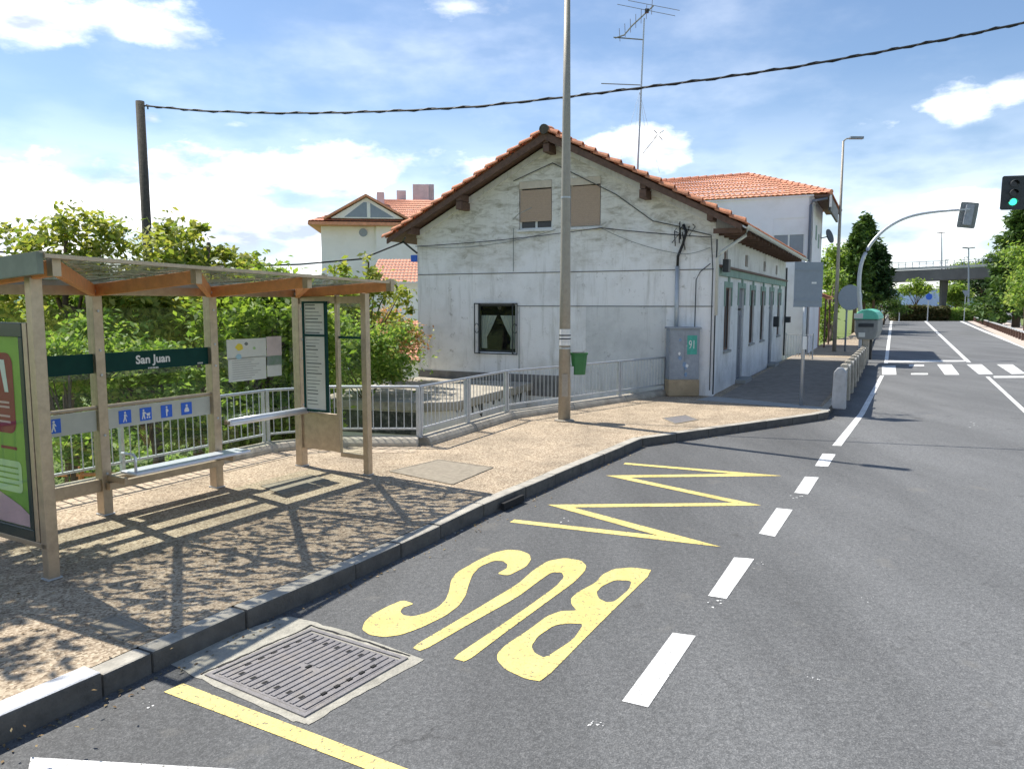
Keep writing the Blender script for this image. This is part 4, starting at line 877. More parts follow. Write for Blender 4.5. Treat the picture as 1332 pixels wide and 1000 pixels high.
for k in range(4): aface([(.35, .92 + k * .05), (.9, .92 + k * .05), (.9, .934 + k * .05), (.35, .934 + k * .05)], 'text_line', M_posterg, .037)
aface([(.185, zb + .105), (1.35, zb + .105), (1.35, zb + .42), (.7, zb + .38), (.35, zb + .28), (.185, zb + .2)], 'pink_footer', M_posterp, .036)
aface([(.35, 1.24), (.6, 1.24), (.6, 1.265), (.35, 1.265)], 'text_line', M_posterr, .037)
MB().box(fA, w0 + .03, w1 - .03, sgn * .05, sgn * .056, zb + .06, ztp - .06).build('cover_glass', M_glass, adc)

# ------------------------------------------------------------------ house 1 (old white house, gable to the viewer)
HO = Vector((5.1, 19.54, 0)); h1 = Fr(HO.x, HO.y, 0, .436, .9)   # a along the street, b towards the gardens
hs = thing('old_house', 'old white plastered house with gable, red roof tiles and stained walls', 'house', HO)
BW = 8.83; LA = 15.0; ZE = 4.65; ZR = 6.9; BM = 4.42
def gz(b): return ZE + (ZR - ZE) * (1 - abs(b - BM) / BM)
W_up = [(4.45, 5.45, 4.55, 5.87), (3.04, 3.93, 4.55, 5.87)]; W_lo = (5.55, 6.78, 1.1, 2.48)
rect = lambda a0, a1, c0, c1: [(a0, c0), (a1, c0), (a1, c1), (a0, c1)]
gab = MB()
gab.wall(lambda b, c, t: h1.p(t, b, c), [(0, -.1), (BW, -2.6), (BW, ZE), (BM, ZR), (0, ZE)], [rect(*q) for q in W_up] + [rect(*W_lo)], .16)
gab.add([h1.p(LA, 0, -.1), h1.p(LA, BW, -2.6), h1.p(LA, BW, ZE), h1.p(LA, BM, ZR), h1.p(LA, 0, ZE)], [(0, 1, 2, 3, 4)])
gab.add([h1.p(0, BW, -2.6), h1.p(LA, BW, -2.6), h1.p(LA, BW, ZE), h1.p(0, BW, ZE)], [(0, 1, 2, 3)])
gab.build('gable_wall', M_wall, hs, fixn=False)
SO = [(1.45, 2.35, 1.22, 2.93), (3.55, 4.6, .15, 2.95), (5.75, 6.65, 1.22, 2.93), (8.1, 9.0, 1.22, 2.93), (10.3, 11.3, .15, 2.95), (12.7, 13.6, 1.22, 2.93)]
sa = MB(); sa.wall(lambda a, c, t: h1.p(a, t, c), rect(0, LA, -.1, ZE), [rect(*q) for q in SO] + [rect(a0, a0 + .55, 3.62, 3.98) for a0 in (1.2, 4.6, 8.5, 11.8)], .1); sa.build('street_wall', M_wall2, hs, fixn=False)
# plinth-line and string lines: thin dark shadow-gap laths and cables on the gable
for z in (3.36, 2.43): MB().box(h1, -.014, -.002, .02, BW - .02 if z > 3 else 5.5, z - .011, z + .011).build('string_line', M_dark if z < 1 else mat('gable_joint', (.16, .15, .14), .8, .2, 9), hs)
MB().box(h1, -.018, -.002, 1.22, 3.42, .15, 2.41).build('render_patch', M_patch, hs)
MB().box(h1, -.022, -.003, 4.2, BW, -.1, .50).build('plinth_stain', mat('plinth_grey', (.2, .19, .18), .9, .3, 3), hs)
# upper windows
for (b0, b1, c0, c1) in W_up:
    wd = MB(); t = .1
    for q in ((b0, b1, c0, c0 + .05), (b0, b1, c1 - .05, c1), (b0, b0 + .05, c0 + .05, c1 - .05), (b1 - .05, b1, c0 + .05, c1 - .05)): wd.box(h1, .08, .13, q[0], q[1], q[2], q[3])
    wd.box(h1, .085, .125, (b0 + b1) / 2 - .03, (b0 + b1) / 2 + .03, c0 + .05, c0 + .35)
    wo_ = wd.build('window', M_stick_w, hs)
    MB().box(h1, .11, .12, b0 + .05, b1 - .05, c0 + .05, c1 - .05).build('pane', M_dglass, wo_)
    sh_ = MB(); zlow = c0 + (.22 if b0 > 4 else .04); n_ = int((c1 - .2 - zlow) / .048)
    for k in range(n_):
        z = zlow + k * .048; P = [(.03, z), (.05, z), (.058, z + .024), (.05, z + .045), (.03, z + .045)]
        sh_.prism([h1.p(x, b0 + .03, y) for x, y in P], [h1.p(x, b1 - .03, y) for x, y in P])
    sh_.build('roller_shutter', M_shut, wo_)
    MB().box(h1, .0, .08, b0 + .01, b1 - .01, c1 - .2, c1 - .005).build('shutter_box', M_box, wo_)
    MB().box(h1, -.05, .15, b0 - .05, b1 + .05, c0 - .06, c0 - .003).build('sill', M_wall2, wo_)
MB().tube([h1.p(-.05, 5.6, 4.85), h1.p(-.35, 5.3, 4.95), h1.p(-.7, 4.75, 5.05)], .012, 6).build('bracket_rod', M_concg, hs)
# lower window with curtains and iron grille
b0, b1, c0, c1 = W_lo
wm_ = MB()
for q in ((b0, b1, c0, c0 + .06), (b0, b1, c1 - .06, c1), (b0, b0 + .05, c0 + .06, c1 - .06), (b1 - .05, b1, c0 + .06, c1 - .06)): wm_.box(h1, .06, .12, *q)
lw = wm_.build('window', M_dark, hs)
MB().box(h1, .162, .17, b0, b1, c0, c1).build('room_dark', mat('room_darkness', (.012, .012, .013), 1, .1, 5, spec=0), lw)
for s in (0, 1):
    cu = MB(); N = 14
    def cx(k, z):   # drape: gathered to the side half way down
        t = (z - c0) / (c1 - .25 - c0); g = .04 + .96 * max(0, (t - .4) / .6) ** .8 if t > .4 else .04 + .2 * (.4 - t)
        wdt = (b1 - b0) * .5 * (.24 + .62 * g); x = b0 + .06 + wdt * k / N
        return (x if s == 0 else b0 + b1 - x), .13 + .012 * math.sin(k * 2.4)
    Z = [lerp(c0 + .10, c1 - .32, i / 12) for i in range(13)]
    for z in Z:
        for k in range(N + 1): x, t = cx(k, z); cu.v.append(h1.p(t, x, z))
    for i in range(12):
        for k in range(N): q = i * (N + 1) + k; cu.f.append((q, q + 1, q + N + 2, q + N + 1))
    cu.build('curtain', M_curt, lw, fixn=False)
MB().box(h1, .05, .055, b0 + .05, b1 - .05, c0 + .06, c1 - .06).build('pane', M_glass, lw)
gr = MB(); 
def gbar(p, q, r=.011): gr.tube([h1.p(-.06, *p), h1.p(-.06, *q)], r, 5)
for z in (c0 - .04, c1 + .02): gr.box(h1, -.075, -.045, b0 - .08, b1 + .08, z - .014, z + .014)
for b in (b0 - .07, b1 + .07, b0 + .07, b1 - .07): gr.box(h1, -.075, -.05, b - .012, b + .012, c0 - .04, c1 + .02)
for zc_ in (c0 + .69,):
    for bb_ in (b0 + 0, b1 - 0):
        for k in range(10): t0, t1 = k * .628, (k + 1) * .628; gbar((bb_ + .07 * math.cos(t0), zc_ + .14 * math.sin(t0)), (bb_ + .07 * math.cos(t1), zc_ + .14 * math.sin(t1)), .009)
for b in (b0 + .07, b1 - .07): gr.box(h1, -.05, .0, b - .01, b + .01, c0 - .03, c0 - .01); gr.box(h1, -.05, .0, b - .01, b + .01, c1, c1 + .02)
gr.build('window_grille', M_dark, hs)
# street side openings
for i, (a0, a1, c0, c1) in enumerate(SO):
    door = c0 < .5
    if door:
        dr = MB(); dr.box(h1, a0, a1, .06, .098, c0 - .1, 2.3); dr.box(h1, a0, a1, .06, .09, 2.35, c1); do = dr.build('door', M_doorg, hs)
        for (z0, z1) in ((.35, 1.05), (1.2, 2.15)):
            for q in (0, 1): MB().box(h1, a0 + .12 + q * (a1 - a0) / 2, a0 - .08 + (1 + q) * (a1 - a0) / 2 + .0, .045, .058, z0, z1).build('door_panel', M_doorg, do)
        MB().tube([h1.p(a0 + .55, .03, 1.15), h1.p(a0 + .62, .03, 1.15)], .015, 6).build('handle', M_dark, do)
        MB().box(h1, a0 - .1, a1 + .1, -.3, .0, .15, .26).build('doorstep', M_concg, hs)
    else:
        f_ = MB()
        for q in ((a0, a1, c0, c0 + .06), (a0, a1, c1 - .06, c1), (a0, a0 + .05, c0 + .06, c1 - .06), (a1 - .05, a1, c0 + .06, c1 - .06), ((a0 + a1) / 2 - .03, (a0 + a1) / 2 + .03, c0 + .06, c1 - .06)): f_.box(h1, q[0], q[1], .055, .097, q[2], q[3])
        fo_ = f_.build('window', M_dwood, hs); MB().box(h1, a0 + .05, a1 - .05, .075, .085, c0 + .06, c1 - .06).build('pane', mat('dim_pane', (.03, .033, .036), .5, .2, 5, spec=.12), fo_)
        MB().box(h1, a0 - .06, a1 + .06, -.05, .05, c0 - .07, c0 - .003).build('sill', M_concg, fo_)
    su = MB()
    su.box(h1, a0 - .12, a1 + .12, -.03, -.002, c1 + .003, c1 + .16); su.box(h1, (a0 + a1) / 2 - .08, (a0 + a1) / 2 + .08, -.045, -.003, c1 + .05, c1 + .3)
    su.box(h1, a0 - .12, a0 - .003, -.028, -.003, c1 - .5, c1 + .003); su.box(h1, a1 + .003, a1 + .12, -.028, -.003, c1 - .5, c1 + .003)
    su.build('window_surround', M_grn, hs)
for a0 in (1.2, 4.6, 8.5, 11.8): MB().box(h1, a0, a0 + .55, .06, .095, 3.62, 3.98).build('attic_shutter', M_dwood, hs)
cn = MB(); cn.box(h1, .25, LA - .2, -.07, -.002, 3.22, 3.42); cn.build('green_cornice', M_grn, hs); cn = MB(); cn.box(h1, .2, LA - .15, -.13, -.003, 3.42, 3.48); cn.build('cornice_cap', M_dwood, hs)
MB().box(h1, .32, .62, -.28, -.135, 3.3, 3.62).build('meter_box', M_dark, hs)
MB().box(h1, 11.6, 11.85, -.2, -.003, 1.6, 2.0).build('letter_box', M_dark, hs)
MB().box(h1, -.03, .25, -.028, -.002, -.1, ZE - .4).build('corner_quoin', M_wall, hs)
# roof
OV = .55; EO = .70
def rz(b): return ZR + .12 - abs(b - BM) * (ZR - ZE) / BM
rf = MB(); a0, a1 = -OV, LA + .4
for s in (-1, 1):
    e = -EO if s < 0 else BW + EO
    P = [(BM, rz(BM)), (e, rz(e)), (e, rz(e) - .07), (BM, rz(BM) - .07)]
    rf.prism([h1.p(a0, x, y) for x, y in P], [h1.p(a1, x, y) for x, y in P])
rf.build('roof_deck', M_dwood, hs)
# barrel-tile covering, real corrugations
rt = MB(); pitch = .24; row = .36
sl_len = math.hypot(BM + EO, (BM + EO) * (ZR - ZE) / BM)
for s in (-1, 1):
    e = -EO - .05 if s < 0 else BW + EO + .05; nrow = int(sl_len / row) + 1; ncol = int((a1 - a0 + .06) / pitch); sub = 6
    for i in range(nrow):
        b0_, b1_ = lerp(BM, e, i / nrow), lerp(BM, e, (i + 1.08) / nrow); base = len(rt.v); N = ncol * sub
        for k in range(N + 1):
            a = a0 - .06 + (a1 - a0 + .12) * k / N; h = .055 * abs(math.sin(math.pi * k / sub)); j = .012 * noise.noise(Vector((a * 1.3, i * 1.7, s)))
            rt.v.append(h1.p(a, b0_, rz(b0_) + .02 + h + j)); rt.v.append(h1.p(a, b1_, rz(b1_) + .055 + h + j))
        for k in range(N): q = base + 2 * k; rt.f.append((q, q + 2, q + 3, q + 1))
rt.build('roof_tiles', M_terra, hs, fixn=False)
vt = MB(); rr = random.Random(2)
for s in (-1, 1):
    e = -EO - .08 if s < 0 else BW + EO + .08; n_ = 15
    for i in range(n_):
        b0_, b1_ = lerp(BM, e, i / n_), lerp(BM, e, (i + 1.12) / n_); z0, z1 = rz(b0_) + .02, rz(b1_) + .075; base = len(vt.v); jz = rr.uniform(-.012, .012); ja = rr.uniform(-.012, .012)
        for (bq, zq, rad) in ((b0_, z0, .085), (b1_, z1, .115)):
            for k in range(9): t = math.pi * k / 8; vt.v.append(h1.p(a0 - .02 + ja + rad * math.cos(t), bq, zq + jz + rad * 1.05 * math.sin(t)))
            for k in range(9): t = math.pi * (8 - k) / 8; vt.v.append(h1.p(a0 - .02 + ja + (rad - .018) * math.cos(t), bq, zq + jz + (rad - .018) * 1.05 * math.sin(t)))
        for k in range(18): vt.f.append((base + k, base + (k + 1) % 18, base + 18 + (k + 1) % 18, base + 18 + k))
        for o_ in (0, 18):
            for k in range(8): vt.f.append((base + o_ + k, base + o_ + k + 1, base + o_ + 16 - k, base + o_ + 17 - k))
vt.build('verge_tiles', M_terra, hs, smooth=False)
rg = MB()
for i in range(36): a = a0 - .1 + i * .44; rg.tube([h1.p(a, BM, rz(BM) + .06), h1.p(a + .46, BM, rz(BM) + .09)], .11, 10, .13)
rg.build('ridge_tiles', M_terra, hs)
MB().tube([h1.p(a0 - .12, BM, rz(BM) + .06), h1.p(a0 - .02, BM, rz(BM) + .06)], .13, 12).build('ridge_end', M_wpole, hs)
vb = MB()
for s in (-1, 1):
    e = -EO if s < 0 else BW + EO
    P = [(BM, rz(BM) - .005), (e, rz(e) - .005), (e, rz(e) - .15), (BM, rz(BM) - .20)]
    vb.prism([h1.p(a0 - .03, x, y) for x, y in P], [h1.p(a0 + .03, x, y) for x, y in P])
vb.build('verge_board', M_dwood, hs)
for b in (BM, 1.75, 7.1, .05, BW - .05): MB().box(h1, a0 + .03, 0, b - .07, b + .07, rz(b) - .07 - .2, rz(b) - .075).build('purlin_end', M_dwood, hs)
for b in (BM, 1.75, 7.1): MB().box(h1, a0 + .035, 0, b - .09, b + .09, rz(b) - .50, rz(b) - .285).build('purlin_bracket', M_dwood, hs, bevel=.01)
mo = MB()   # plaster rake band under the verge
for s in (-1, 1):
    e = 0 if s < 0 else BW; P = [(BM, ZR - .02), (e, ZE - .02), (e, ZE - .2), (BM, ZR - .2)]
    mo.prism([h1.p(-.03, x, y) for x, y in P], [h1.p(-.004, x, y) for x, y in P])
mo.build('rake_band', M_wall2, hs)
rk_ = MB()
for k in range(22): a = -.3 + k * .7; rk_.box(h1, a, a + .09, -EO + .02, 0, rz(-EO) - .19, rz(-EO) - .075)
rk_.build('rafter_tails', M_dwood, hs)
gt = MB(); zg_ = rz(-EO) - .03; N = 8
base = 0
prof = [(-.075 * math.cos(math.pi * k / N), -.075 * math.sin(math.pi * k / N)) for k in range(N + 1)] + [(.066 * math.cos(math.pi * k / N), -.066 * math.sin(math.pi * k / N)) for k in range(N + 1)]
gt.prism([h1.p(a0 + .1, -EO - .09 + x, zg_ + y) for x, y in prof], [h1.p(a1 - .1, -EO - .09 + x, zg_ - .04 + y) for x, y in prof]); gt.build('gutter', M_paper, hs)
MB().tube([h1.p(-.1, -EO - .09, zg_ - .08), h1.p(-.1, -EO - .05, zg_ - .22), h1.p(-.05, -.15, zg_ - .62), h1.p(-.03, -.07, zg_ - .75), h1.p(-.03, -.07, 2.2)], .042, 10).build('drainpipe', M_paper, hs, smooth=True)
MB().tube([h1.p(-.03, -.045, 4.1), h1.p(-.03, -.045, .2)], .02, 6).build('corner_cable', M_dark, hs)
MB().tube([h1.p(14.8, -.07, 4.0), h1.p(14.8, -.07, .3)], .04, 8).build('rear_drainpipe', M_dark, hs)
MB().box(h1, 14.6, 14.9, -.3, -.11, 1.7, 1.95).build('meter_box', M_dark, hs)
# cables and conduit on the gable
MB().tube([h1.p(-.06, .93, 3.45), h1.p(-.06, .93, 1.35)], .055, 12).build('conduit', M_galv, hs, smooth=True)
MB().tube([h1.p(-.06, .93, 3.4), h1.p(-.07, .92, 3.7), h1.p(-.08, .80, 4.0), h1.p(-.08, .72, 4.3), h1.p(-.08, .8, 4.5)], .035, 8).build('thick_cable', M_black, hs, smooth=True)
def sag(p, q, s, n=12): p, q = Vector(p), Vector(q); return [p.lerp(q, i / n) - Vector((0, 0, s * 4 * (i / n) * (1 - i / n))) for i in range(n + 1)]
cb = [(sag(h1.p(-.1, BW, 4.2), h1.p(-.1, 3.0, 4.5), .06), .0105), (sag(h1.p(-.1, BW - .1, 4.2), h1.p(-.1, 4.3, 4.5), .2), .007), (sag(h1.p(-.1, 3.0, 4.5), h1.p(-.1, .1, 4.15), .02), .012), (sag(h1.p(-.1, 3.0, 4.5), h1.p(-.1, .8, 3.75), .1), .007), (sag(h1.p(-.1, .8, 3.75), h1.p(-.1, .1, 3.9), .04), .007),
      ([h1.p(-.05, .9, 4.45), h1.p(-.05, 1.6, 4.62), h1.p(-.05, 2.6, 5.35), h1.p(-.05, BM, 6.3), h1.p(-.05, 5.6, 5.9)], .013), ([h1.p(-.05, .9, 4.42), h1.p(-.05, .1, 4.2), h1.p(-.05, .04, 3.4), h1.p(-.05, .04, .3)], .013),
      ([h1.p(-.05, .35, 3.3), h1.p(-.05, .45, 3.1), h1.p(-.05, .46, 1.2)], .013), ([h1.p(-.05, .1, 3.5), h1.p(-.05, .35, 3.3)], .013), ([h1.p(-.05, 5.6, 4.6), h1.p(-.05, 5.6, 3.4)], .009), ([h1.p(-.05, 5.42, 2.4), h1.p(-.05, 5.42, .6)], .008)]
for p_, r_ in cb: MB().tube(p_, r_, 5).build('wall_cable', M_dark if r_ > .01 else M_text, hs)
kn = MB(); rr = random.Random(3)
for k in range(7): b = .75 + rr.uniform(-.2, .3); z = 4.42 + rr.uniform(-.12, .1); kn.tube([h1.p(-.09, b, z), h1.p(-.13, b + rr.uniform(-.15, .15), z + rr.uniform(-.1, .1)), h1.p(-.07, b + rr.uniform(-.1, .1), z - rr.uniform(.1, .5))], .014, 5)
kn.build('cable_bundle', M_black, hs)
MB().tube([h1.p(0, BW, 4.0), h1.p(-.25, BW + .35, 4.35), h1.p(-.5, BW + .1, 4.42)], .03, 6).build('cable_bracket', M_dark, hs)
MB().box(h1, -.05, .1, BW + .003, BW + .2, 3.75, 3.95).build('cable_box', M_blue, hs)

# annex with the flat roof below the gable
an = thing('annex', 'low flat-roofed annex with stained white walls below the railing', 'outbuilding', (-2.5, 19.5, -2.6))
A = [Vector((-2.84, 23.5)), Vector((-4.35, 19.9)), Vector((-4.6, 18.0)), Vector((-1.95, 17.2)), Vector((-1.25, 17.45)), Vector((.62, 21.75))]
def poly3(P, z, s=1.0, c=None):
    c = c or sum(P, Vector((0, 0))) / len(P); return [Vector((c.x + (p.x - c.x) * s, c.y + (p.y - c.y) * s, z)) for p in P]
MB().prism(poly3(A, .06), poly3(A, .28)).build('flat_roof', M_conc, an, bevel=.03)
c_ = sum(A, Vector((0, 0))) / len(A)
MB().prism(poly3(A, -2.6, .93), poly3(A, .058, .93)).build('wall', M_wall2, an)
e0, e1 = Vector((*poly3(A, 0, .93)[2].xy, 0)), Vector((*poly3(A, 0, .93)[3].xy, 0)); t = (e1 - e0).normalized(); fw = Fr(e0.x, e0.y, 0, t.x, t.y); Lw = (e1 - e0).length
MB().box(fw, .1, Lw - .15, -.02, -.002, -.50, .02).build('damp_stain', mat('damp_stain', (.06, .065, .06), .95, .4, 5, dirt=(.4, .4, .38), dscale=7, damt=.5), an)
wn_ = MB().box(fw, .05, Lw - .05, -.05, -.003, -1.75, -.92).build('window', mat('blue_grey_frame', (.12, .16, .17), .5, .2, 9), an)
for k in range(5): MB().box(fw, .1 + k * .52, .1 + k * .52 + .46, -.06, -.052, -1.68, -.99).build('pane', M_dglass, wn_)
e0, e1 = Vector((*poly3(A, 0, .93)[4].xy, 0)), Vector((*poly3(A, 0, .93)[5].xy, 0)); t = (e1 - e0).normalized(); fw2 = Fr(e0.x, e0.y, 0, t.x, t.y); Lw2 = (e1 - e0).length
stn = MB(); rr = random.Random(4); x = 0.05
while x < Lw2 - .3:
    w_ = rr.uniform(.1, .35); hgt = rr.uniform(.05, .35) * (1.2 if x > Lw2 * .5 or x < 1.4 else .5); stn.sheet([fw2.p(x, -.004, .05), fw2.p(x + w_, -.004, .05), fw2.p(x + w_ * .7, -.004, .05 - hgt), fw2.p(x + w_ * .35, -.004, .05 - hgt * .8)]); x += w_ + rr.uniform(0, .12)
stn.build('damp_stain', MATS['damp_stain'], an, fixn=False)

# ------------------------------------------------------------------ second house behind (white, hipped roof)
n2 = thing('white_house', 'white rendered house with hipped red roof behind the old house', 'house', (14.1, 36.6, 0))
h2 = Fr(14.1, 36.6, 0, .436, .9); B2 = 11.0; L2 = 5.6; Z2 = 7.55
def H2(x, y): q = PL(x, y, h2.o, (h2.u.x, h2.u.y)); return (q - h2.o).dot(h2.v), q.z
wq0, wq1 = H2(1006, 285), H2(1046, 332); print('h2 win', wq0, wq1, H2(1053, 252))
WB = (wq1[0], wq0[0], wq1[1], wq0[1])
mw = MB(); mw.wall(lambda b, c, t: h2.p(t, b, c), rect(0, B2, -2.6, Z2), [rect(*WB)], .12); mw.build('wall', M_white2, n2, fixn=False)
mw = MB(); mw.box(h2, .0, L2, -.0, .2, -.1, Z2 - .003); mw.box(h2, L2 - .2, L2, .2, B2, -2.6, Z2 - .003); mw.build('side_wall', M_white2, n2)
wdn = MB(); b0, b1, c0, c1 = WB; zs = c0 + (c1 - c0) * .56
for q in ((b0, b1, c0, c0 + .06), (b0, b0 + .06, c0 + .06, zs), (b1 - .06, b1, c0 + .06, zs), ((b0 + b1) / 2 - .04, (b0 + b1) / 2 + .04, c0 + .06, zs)): wdn.box(h2, .05, .1, *q)
w2_ = wdn.build('window', M_stick_w, n2); MB().box(h2, .085, .095, b0 + .06, b1 - .06, c0 + .06, zs).build('pane', M_bglass, w2_); MB().box(h2, .04, .1, b0, b1, zs, c1).build('roller_shutter', M_white2, w2_)
MB().box(h2, -.05, .04, b0 - .05, b1 + .05, c0 - .07, c0 - .004).build('sill', M_concg, w2_)
# hipped roof with tile courses
e0 = h2.p(-.12, -.75, Z2 + .0); 
rfp = MB(); zr2 = 9.25; ra, rb0, rb1 = 4.0, 3.6, 8.5
c = [h2.p(-.12, -.75, Z2), h2.p(-.12, B2 + .4, Z2 ), h2.p(8.0, B2 + .4, Z2), h2.p(8.0, -.75, Z2)]; r0, r1 = h2.p(ra, rb0, zr2), h2.p(ra, rb1, zr2)
def courses(mb, q0, q1, q2, q3, rows, ncol, amp=.04):   # eave q0-q1, ridge q3-q2 (above)
    nrm = (q1 - q0).cross(q3 - q0).normalized(); nrm = nrm if nrm.z > 0 else -nrm
    for i in range(rows):
        t0, t1 = i / rows, (i + 1.05) / rows; base = len(mb.v)
        for k in range(ncol * 4 + 1):
            u = k / (ncol * 4); h = amp * abs(math.sin(math.pi * k / 4)); lo_ = q0.lerp(q1, u).lerp(q3.lerp(q2, u), t0); hi_ = q0.lerp(q1, u).lerp(q3.lerp(q2, u), min(1, t1)); mb.v += [lo_ + nrm * (h + .05), hi_ + nrm * (h + .01)]
        for k in range(ncol * 4): q = base + 2 * k; mb.f.append((q, q + 2, q + 3, q + 1))
courses(rfp, c[0], c[1], r1, r0, 12, 44); courses(rfp, c[3], c[0], r0, r0, 12, 30); courses(rfp, c[2], c[3], r0, r1, 12, 40); courses(rfp, c[1], c[2], r1, r1, 12, 30)
rfo = rfp.build('roof', M_terra2, n2, fixn=False)
hp = MB()
for a, b in ((c[0], r0), (r0, r1), (c[1], r1), (c[3], r0)):
    L = (b - a).length; k = int(L / .42)
    for i in range(k): hp.tube([a.lerp(b, i / k) + Vector((0, 0, .07)), a.lerp(b, (i + 1.1) / k) + Vector((0, 0, .05))], .12, 8, .09)
hp.build('hip_tiles', M_terra2, rfo)
MB().box(h2, -.10, 8, -.72, 0, Z2 - .12, Z2 - .03).build('soffit', M_dwood, n2); MB().box(h2, -.12, -.0, .0, B2, Z2 - .06, Z2 - .004).build('eave_band', M_white2, n2)
MB().box(h2, .0, 6, -.74, -.64, Z2 - .75, Z2 - .13).build('eave_fascia', M_dark, n2); MB().box(h2, -.1, .0, -.78, -.68, Z2 - .6, Z2 - .06).build('fascia_end', M_stick_w, n2)
MB().tube([h2.p(-.1, -.6, Z2 - .2), h2.p(-.12, .05, Z2 - .3), h2.p(-.12, .12, Z2 - .5), h2.p(-.12, .12, .2)], .06, 10).build('drainpipe', mat('blue_grey_pipe', (.12, .14, .18), .5, .1, 9), n2, smooth=True)
ds = MB(); cc_ = h2.p(4.8, -.45, 6.0); ds.disc(cc_, Vector((.7, -.7, .3)), .38, .05, 20); ds.tube([cc_, h2.p(4.8, 0, 5.9)], .03, 6); ds.build('satellite_dish', M_dark, n2)
for k, (a, z) in enumerate(((1.6, 6.3), (3.2, 6.0))): MB().box(h2, a, a + .6, -.02, -.002, z - .7, z).build('side_vent', M_grn, n2)
# porch annex with brown door
pc = thing('brown_porch', 'small brown porch with red tiled canopy beside the white house', 'porch', (16.8, 42.3, 0))
h3 = Fr(16.6, 41.9, 0, .436, .9)
MB().box(h3, 0, 3.0, .1, 1.2, -.1, 2.7).build('wall', mat('brown_wall', (.30, .12, .09), .8, .2, 5), pc); MB().box(h3, -.03, -.003, .3, 1.0, .15, 2.3).build('door', M_dwood, pc)
cp = MB(); courses(cp, h3.p(-.4, -.5, 2.8), h3.p(3.2, -.5, 2.8), h3.p(3.2, 1.3, 3.6), h3.p(-.4, 1.3, 3.6), 6, 14); cp.prism([h3.p(-.38, -.48, 2.72), h3.p(3.2, -.48, 2.72), h3.p(3.2, 1.28, 3.5), h3.p(-.38, 1.28, 3.5)], [h3.p(-.38, -.48, 2.8), h3.p(3.2, -.48, 2.8), h3.p(3.2, 1.28, 3.58), h3.p(-.38, 1.28, 3.58)]); cp.build('canopy', M_terra, pc, fixn=False)
for a in (-.3, 3.1): MB().tube([h3.p(a, -.4, .1), h3.p(a, -.4, 2.75)], .05, 8).build('post', M_dwood, pc)
# small white gate railing between the houses
gr_ = thing('low_gate', 'small grey iron gate beside the back corner of the old house', 'gate', h1.p(15.3, -.2, .15)); fg_ = Fr(h1.p(15.1, -.1, 0).x, h1.p(15.1, -.1, 0).y, 0, .9, -.436)
for s in (0, 1.1): MB().tube([fg_.p(s, 0, .15), fg_.p(s, 0, 1.25)], .03, 8).build('post', M_galv, gr_)
g2 = MB(); [g2.tube([fg_.p(.1 + k * .11, 0, .25), fg_.p(.1 + k * .11, 0, 1.15)], .01, 5) for k in range(10)]; [g2.tube([fg_.p(0, 0, z), fg_.p(1.1, 0, z)], .015, 6) for z in (.3, 1.18)]; g2.build('bar_panel', M_galv, gr_)

# ------------------------------------------------------------------ distant apartment building and low houses at left
ab = thing('apartment_block', 'distant cream apartment block with red hipped roofs and chimneys', 'building', (-10, 60, -2.6))
Ya = 60.0
def AD(x, y, dy=0): return D(x, y, Ya + dy)
fa_ = Fr(AD(420, 400).x, Ya, 0, 1, .12)
ke = Ya / F; wW = 190 * ke; zE = AD(420, 290).z
MB().box(fa_, 0, wW, 0, 12, -2.6, zE).build('wall', M_cream, ab); MB().box(fa_, 4.2, wW, -.5, -.003, -2.6, zE - .003).build('wall_bay', M_cream, ab)
q = [fa_.p(-.8, -1.3, zE), fa_.p(wW + 1, -1.3, zE), fa_.p(wW + 1, 13, zE), fa_.p(-.8, 13, zE)]; z_r = zE + 2.6; s1, s2 = fa_.p(4.5, 6, z_r), fa_.p(wW - 3, 6, z_r)
rm = MB(); courses(rm, q[0], q[1], s2, s1, 10, 50, .03); courses(rm, q[3], q[0], s1, s1, 10, 40, .03); courses(rm, q[2], q[3], s1, s2, 8, 40, .03); courses(rm, q[1], q[2], s2, s2, 8, 40, .03); rm.prism([p - Vector((0, 0, .25)) for p in q], [p - Vector((0, 0, .02)) for p in q])
ro = rm.build('roof', M_terra2, ab, fixn=False)
# gabled dormer over the front with dark glazing
dm = MB(); dz0, dz1 = zE + .35, zE + 2.45; dz0 = zE + .25; dz1 = AD(480, 259).z; P = [(.9, dz0), (6.3, dz0), (3.55, dz1)]
dm.prism([fa_.p(a, -1.25, z) for a, z in P], [fa_.p(a, 5, z) for a, z in P]); dmo = dm.build('dormer', M_cream, ab)
gl = MB(); gl.sheet([fa_.p(1.9, -1.27, dz0 + .08), fa_.p(5.6, -1.27, dz0 + .08), fa_.p(3.75, -1.27, dz1 - .35), fa_.p(3.35, -1.27, dz1 - .35)]); gl.build('pane', M_bglass, dmo, fixn=False)
MB().box(fa_, 3.6, 3.85, -1.32, -1.28, dz0, dz1 - .35).build('mullion', M_stick_w, dmo)
dr_ = MB()
for a, b in ((P[0], P[2]), (P[1], P[2])):
    x = -.5 if a is P[0] else .5; dr_.prism([fa_.p(a[0] + x, -1.6, a[1] - .15), fa_.p(b[0], -1.6, b[1] + .06), fa_.p(b[0], -1.6, b[1] + .24), fa_.p(a[0] + x, -1.6, a[1] + .0)], [fa_.p(a[0] + x, 5, a[1] - .15), fa_.p(b[0], 5, b[1] + .06), fa_.p(b[0], 5, b[1] + .24), fa_.p(a[0] + x, 5, a[1] + .0)])
dr_.build('dormer_roof', M_terra2, dmo)
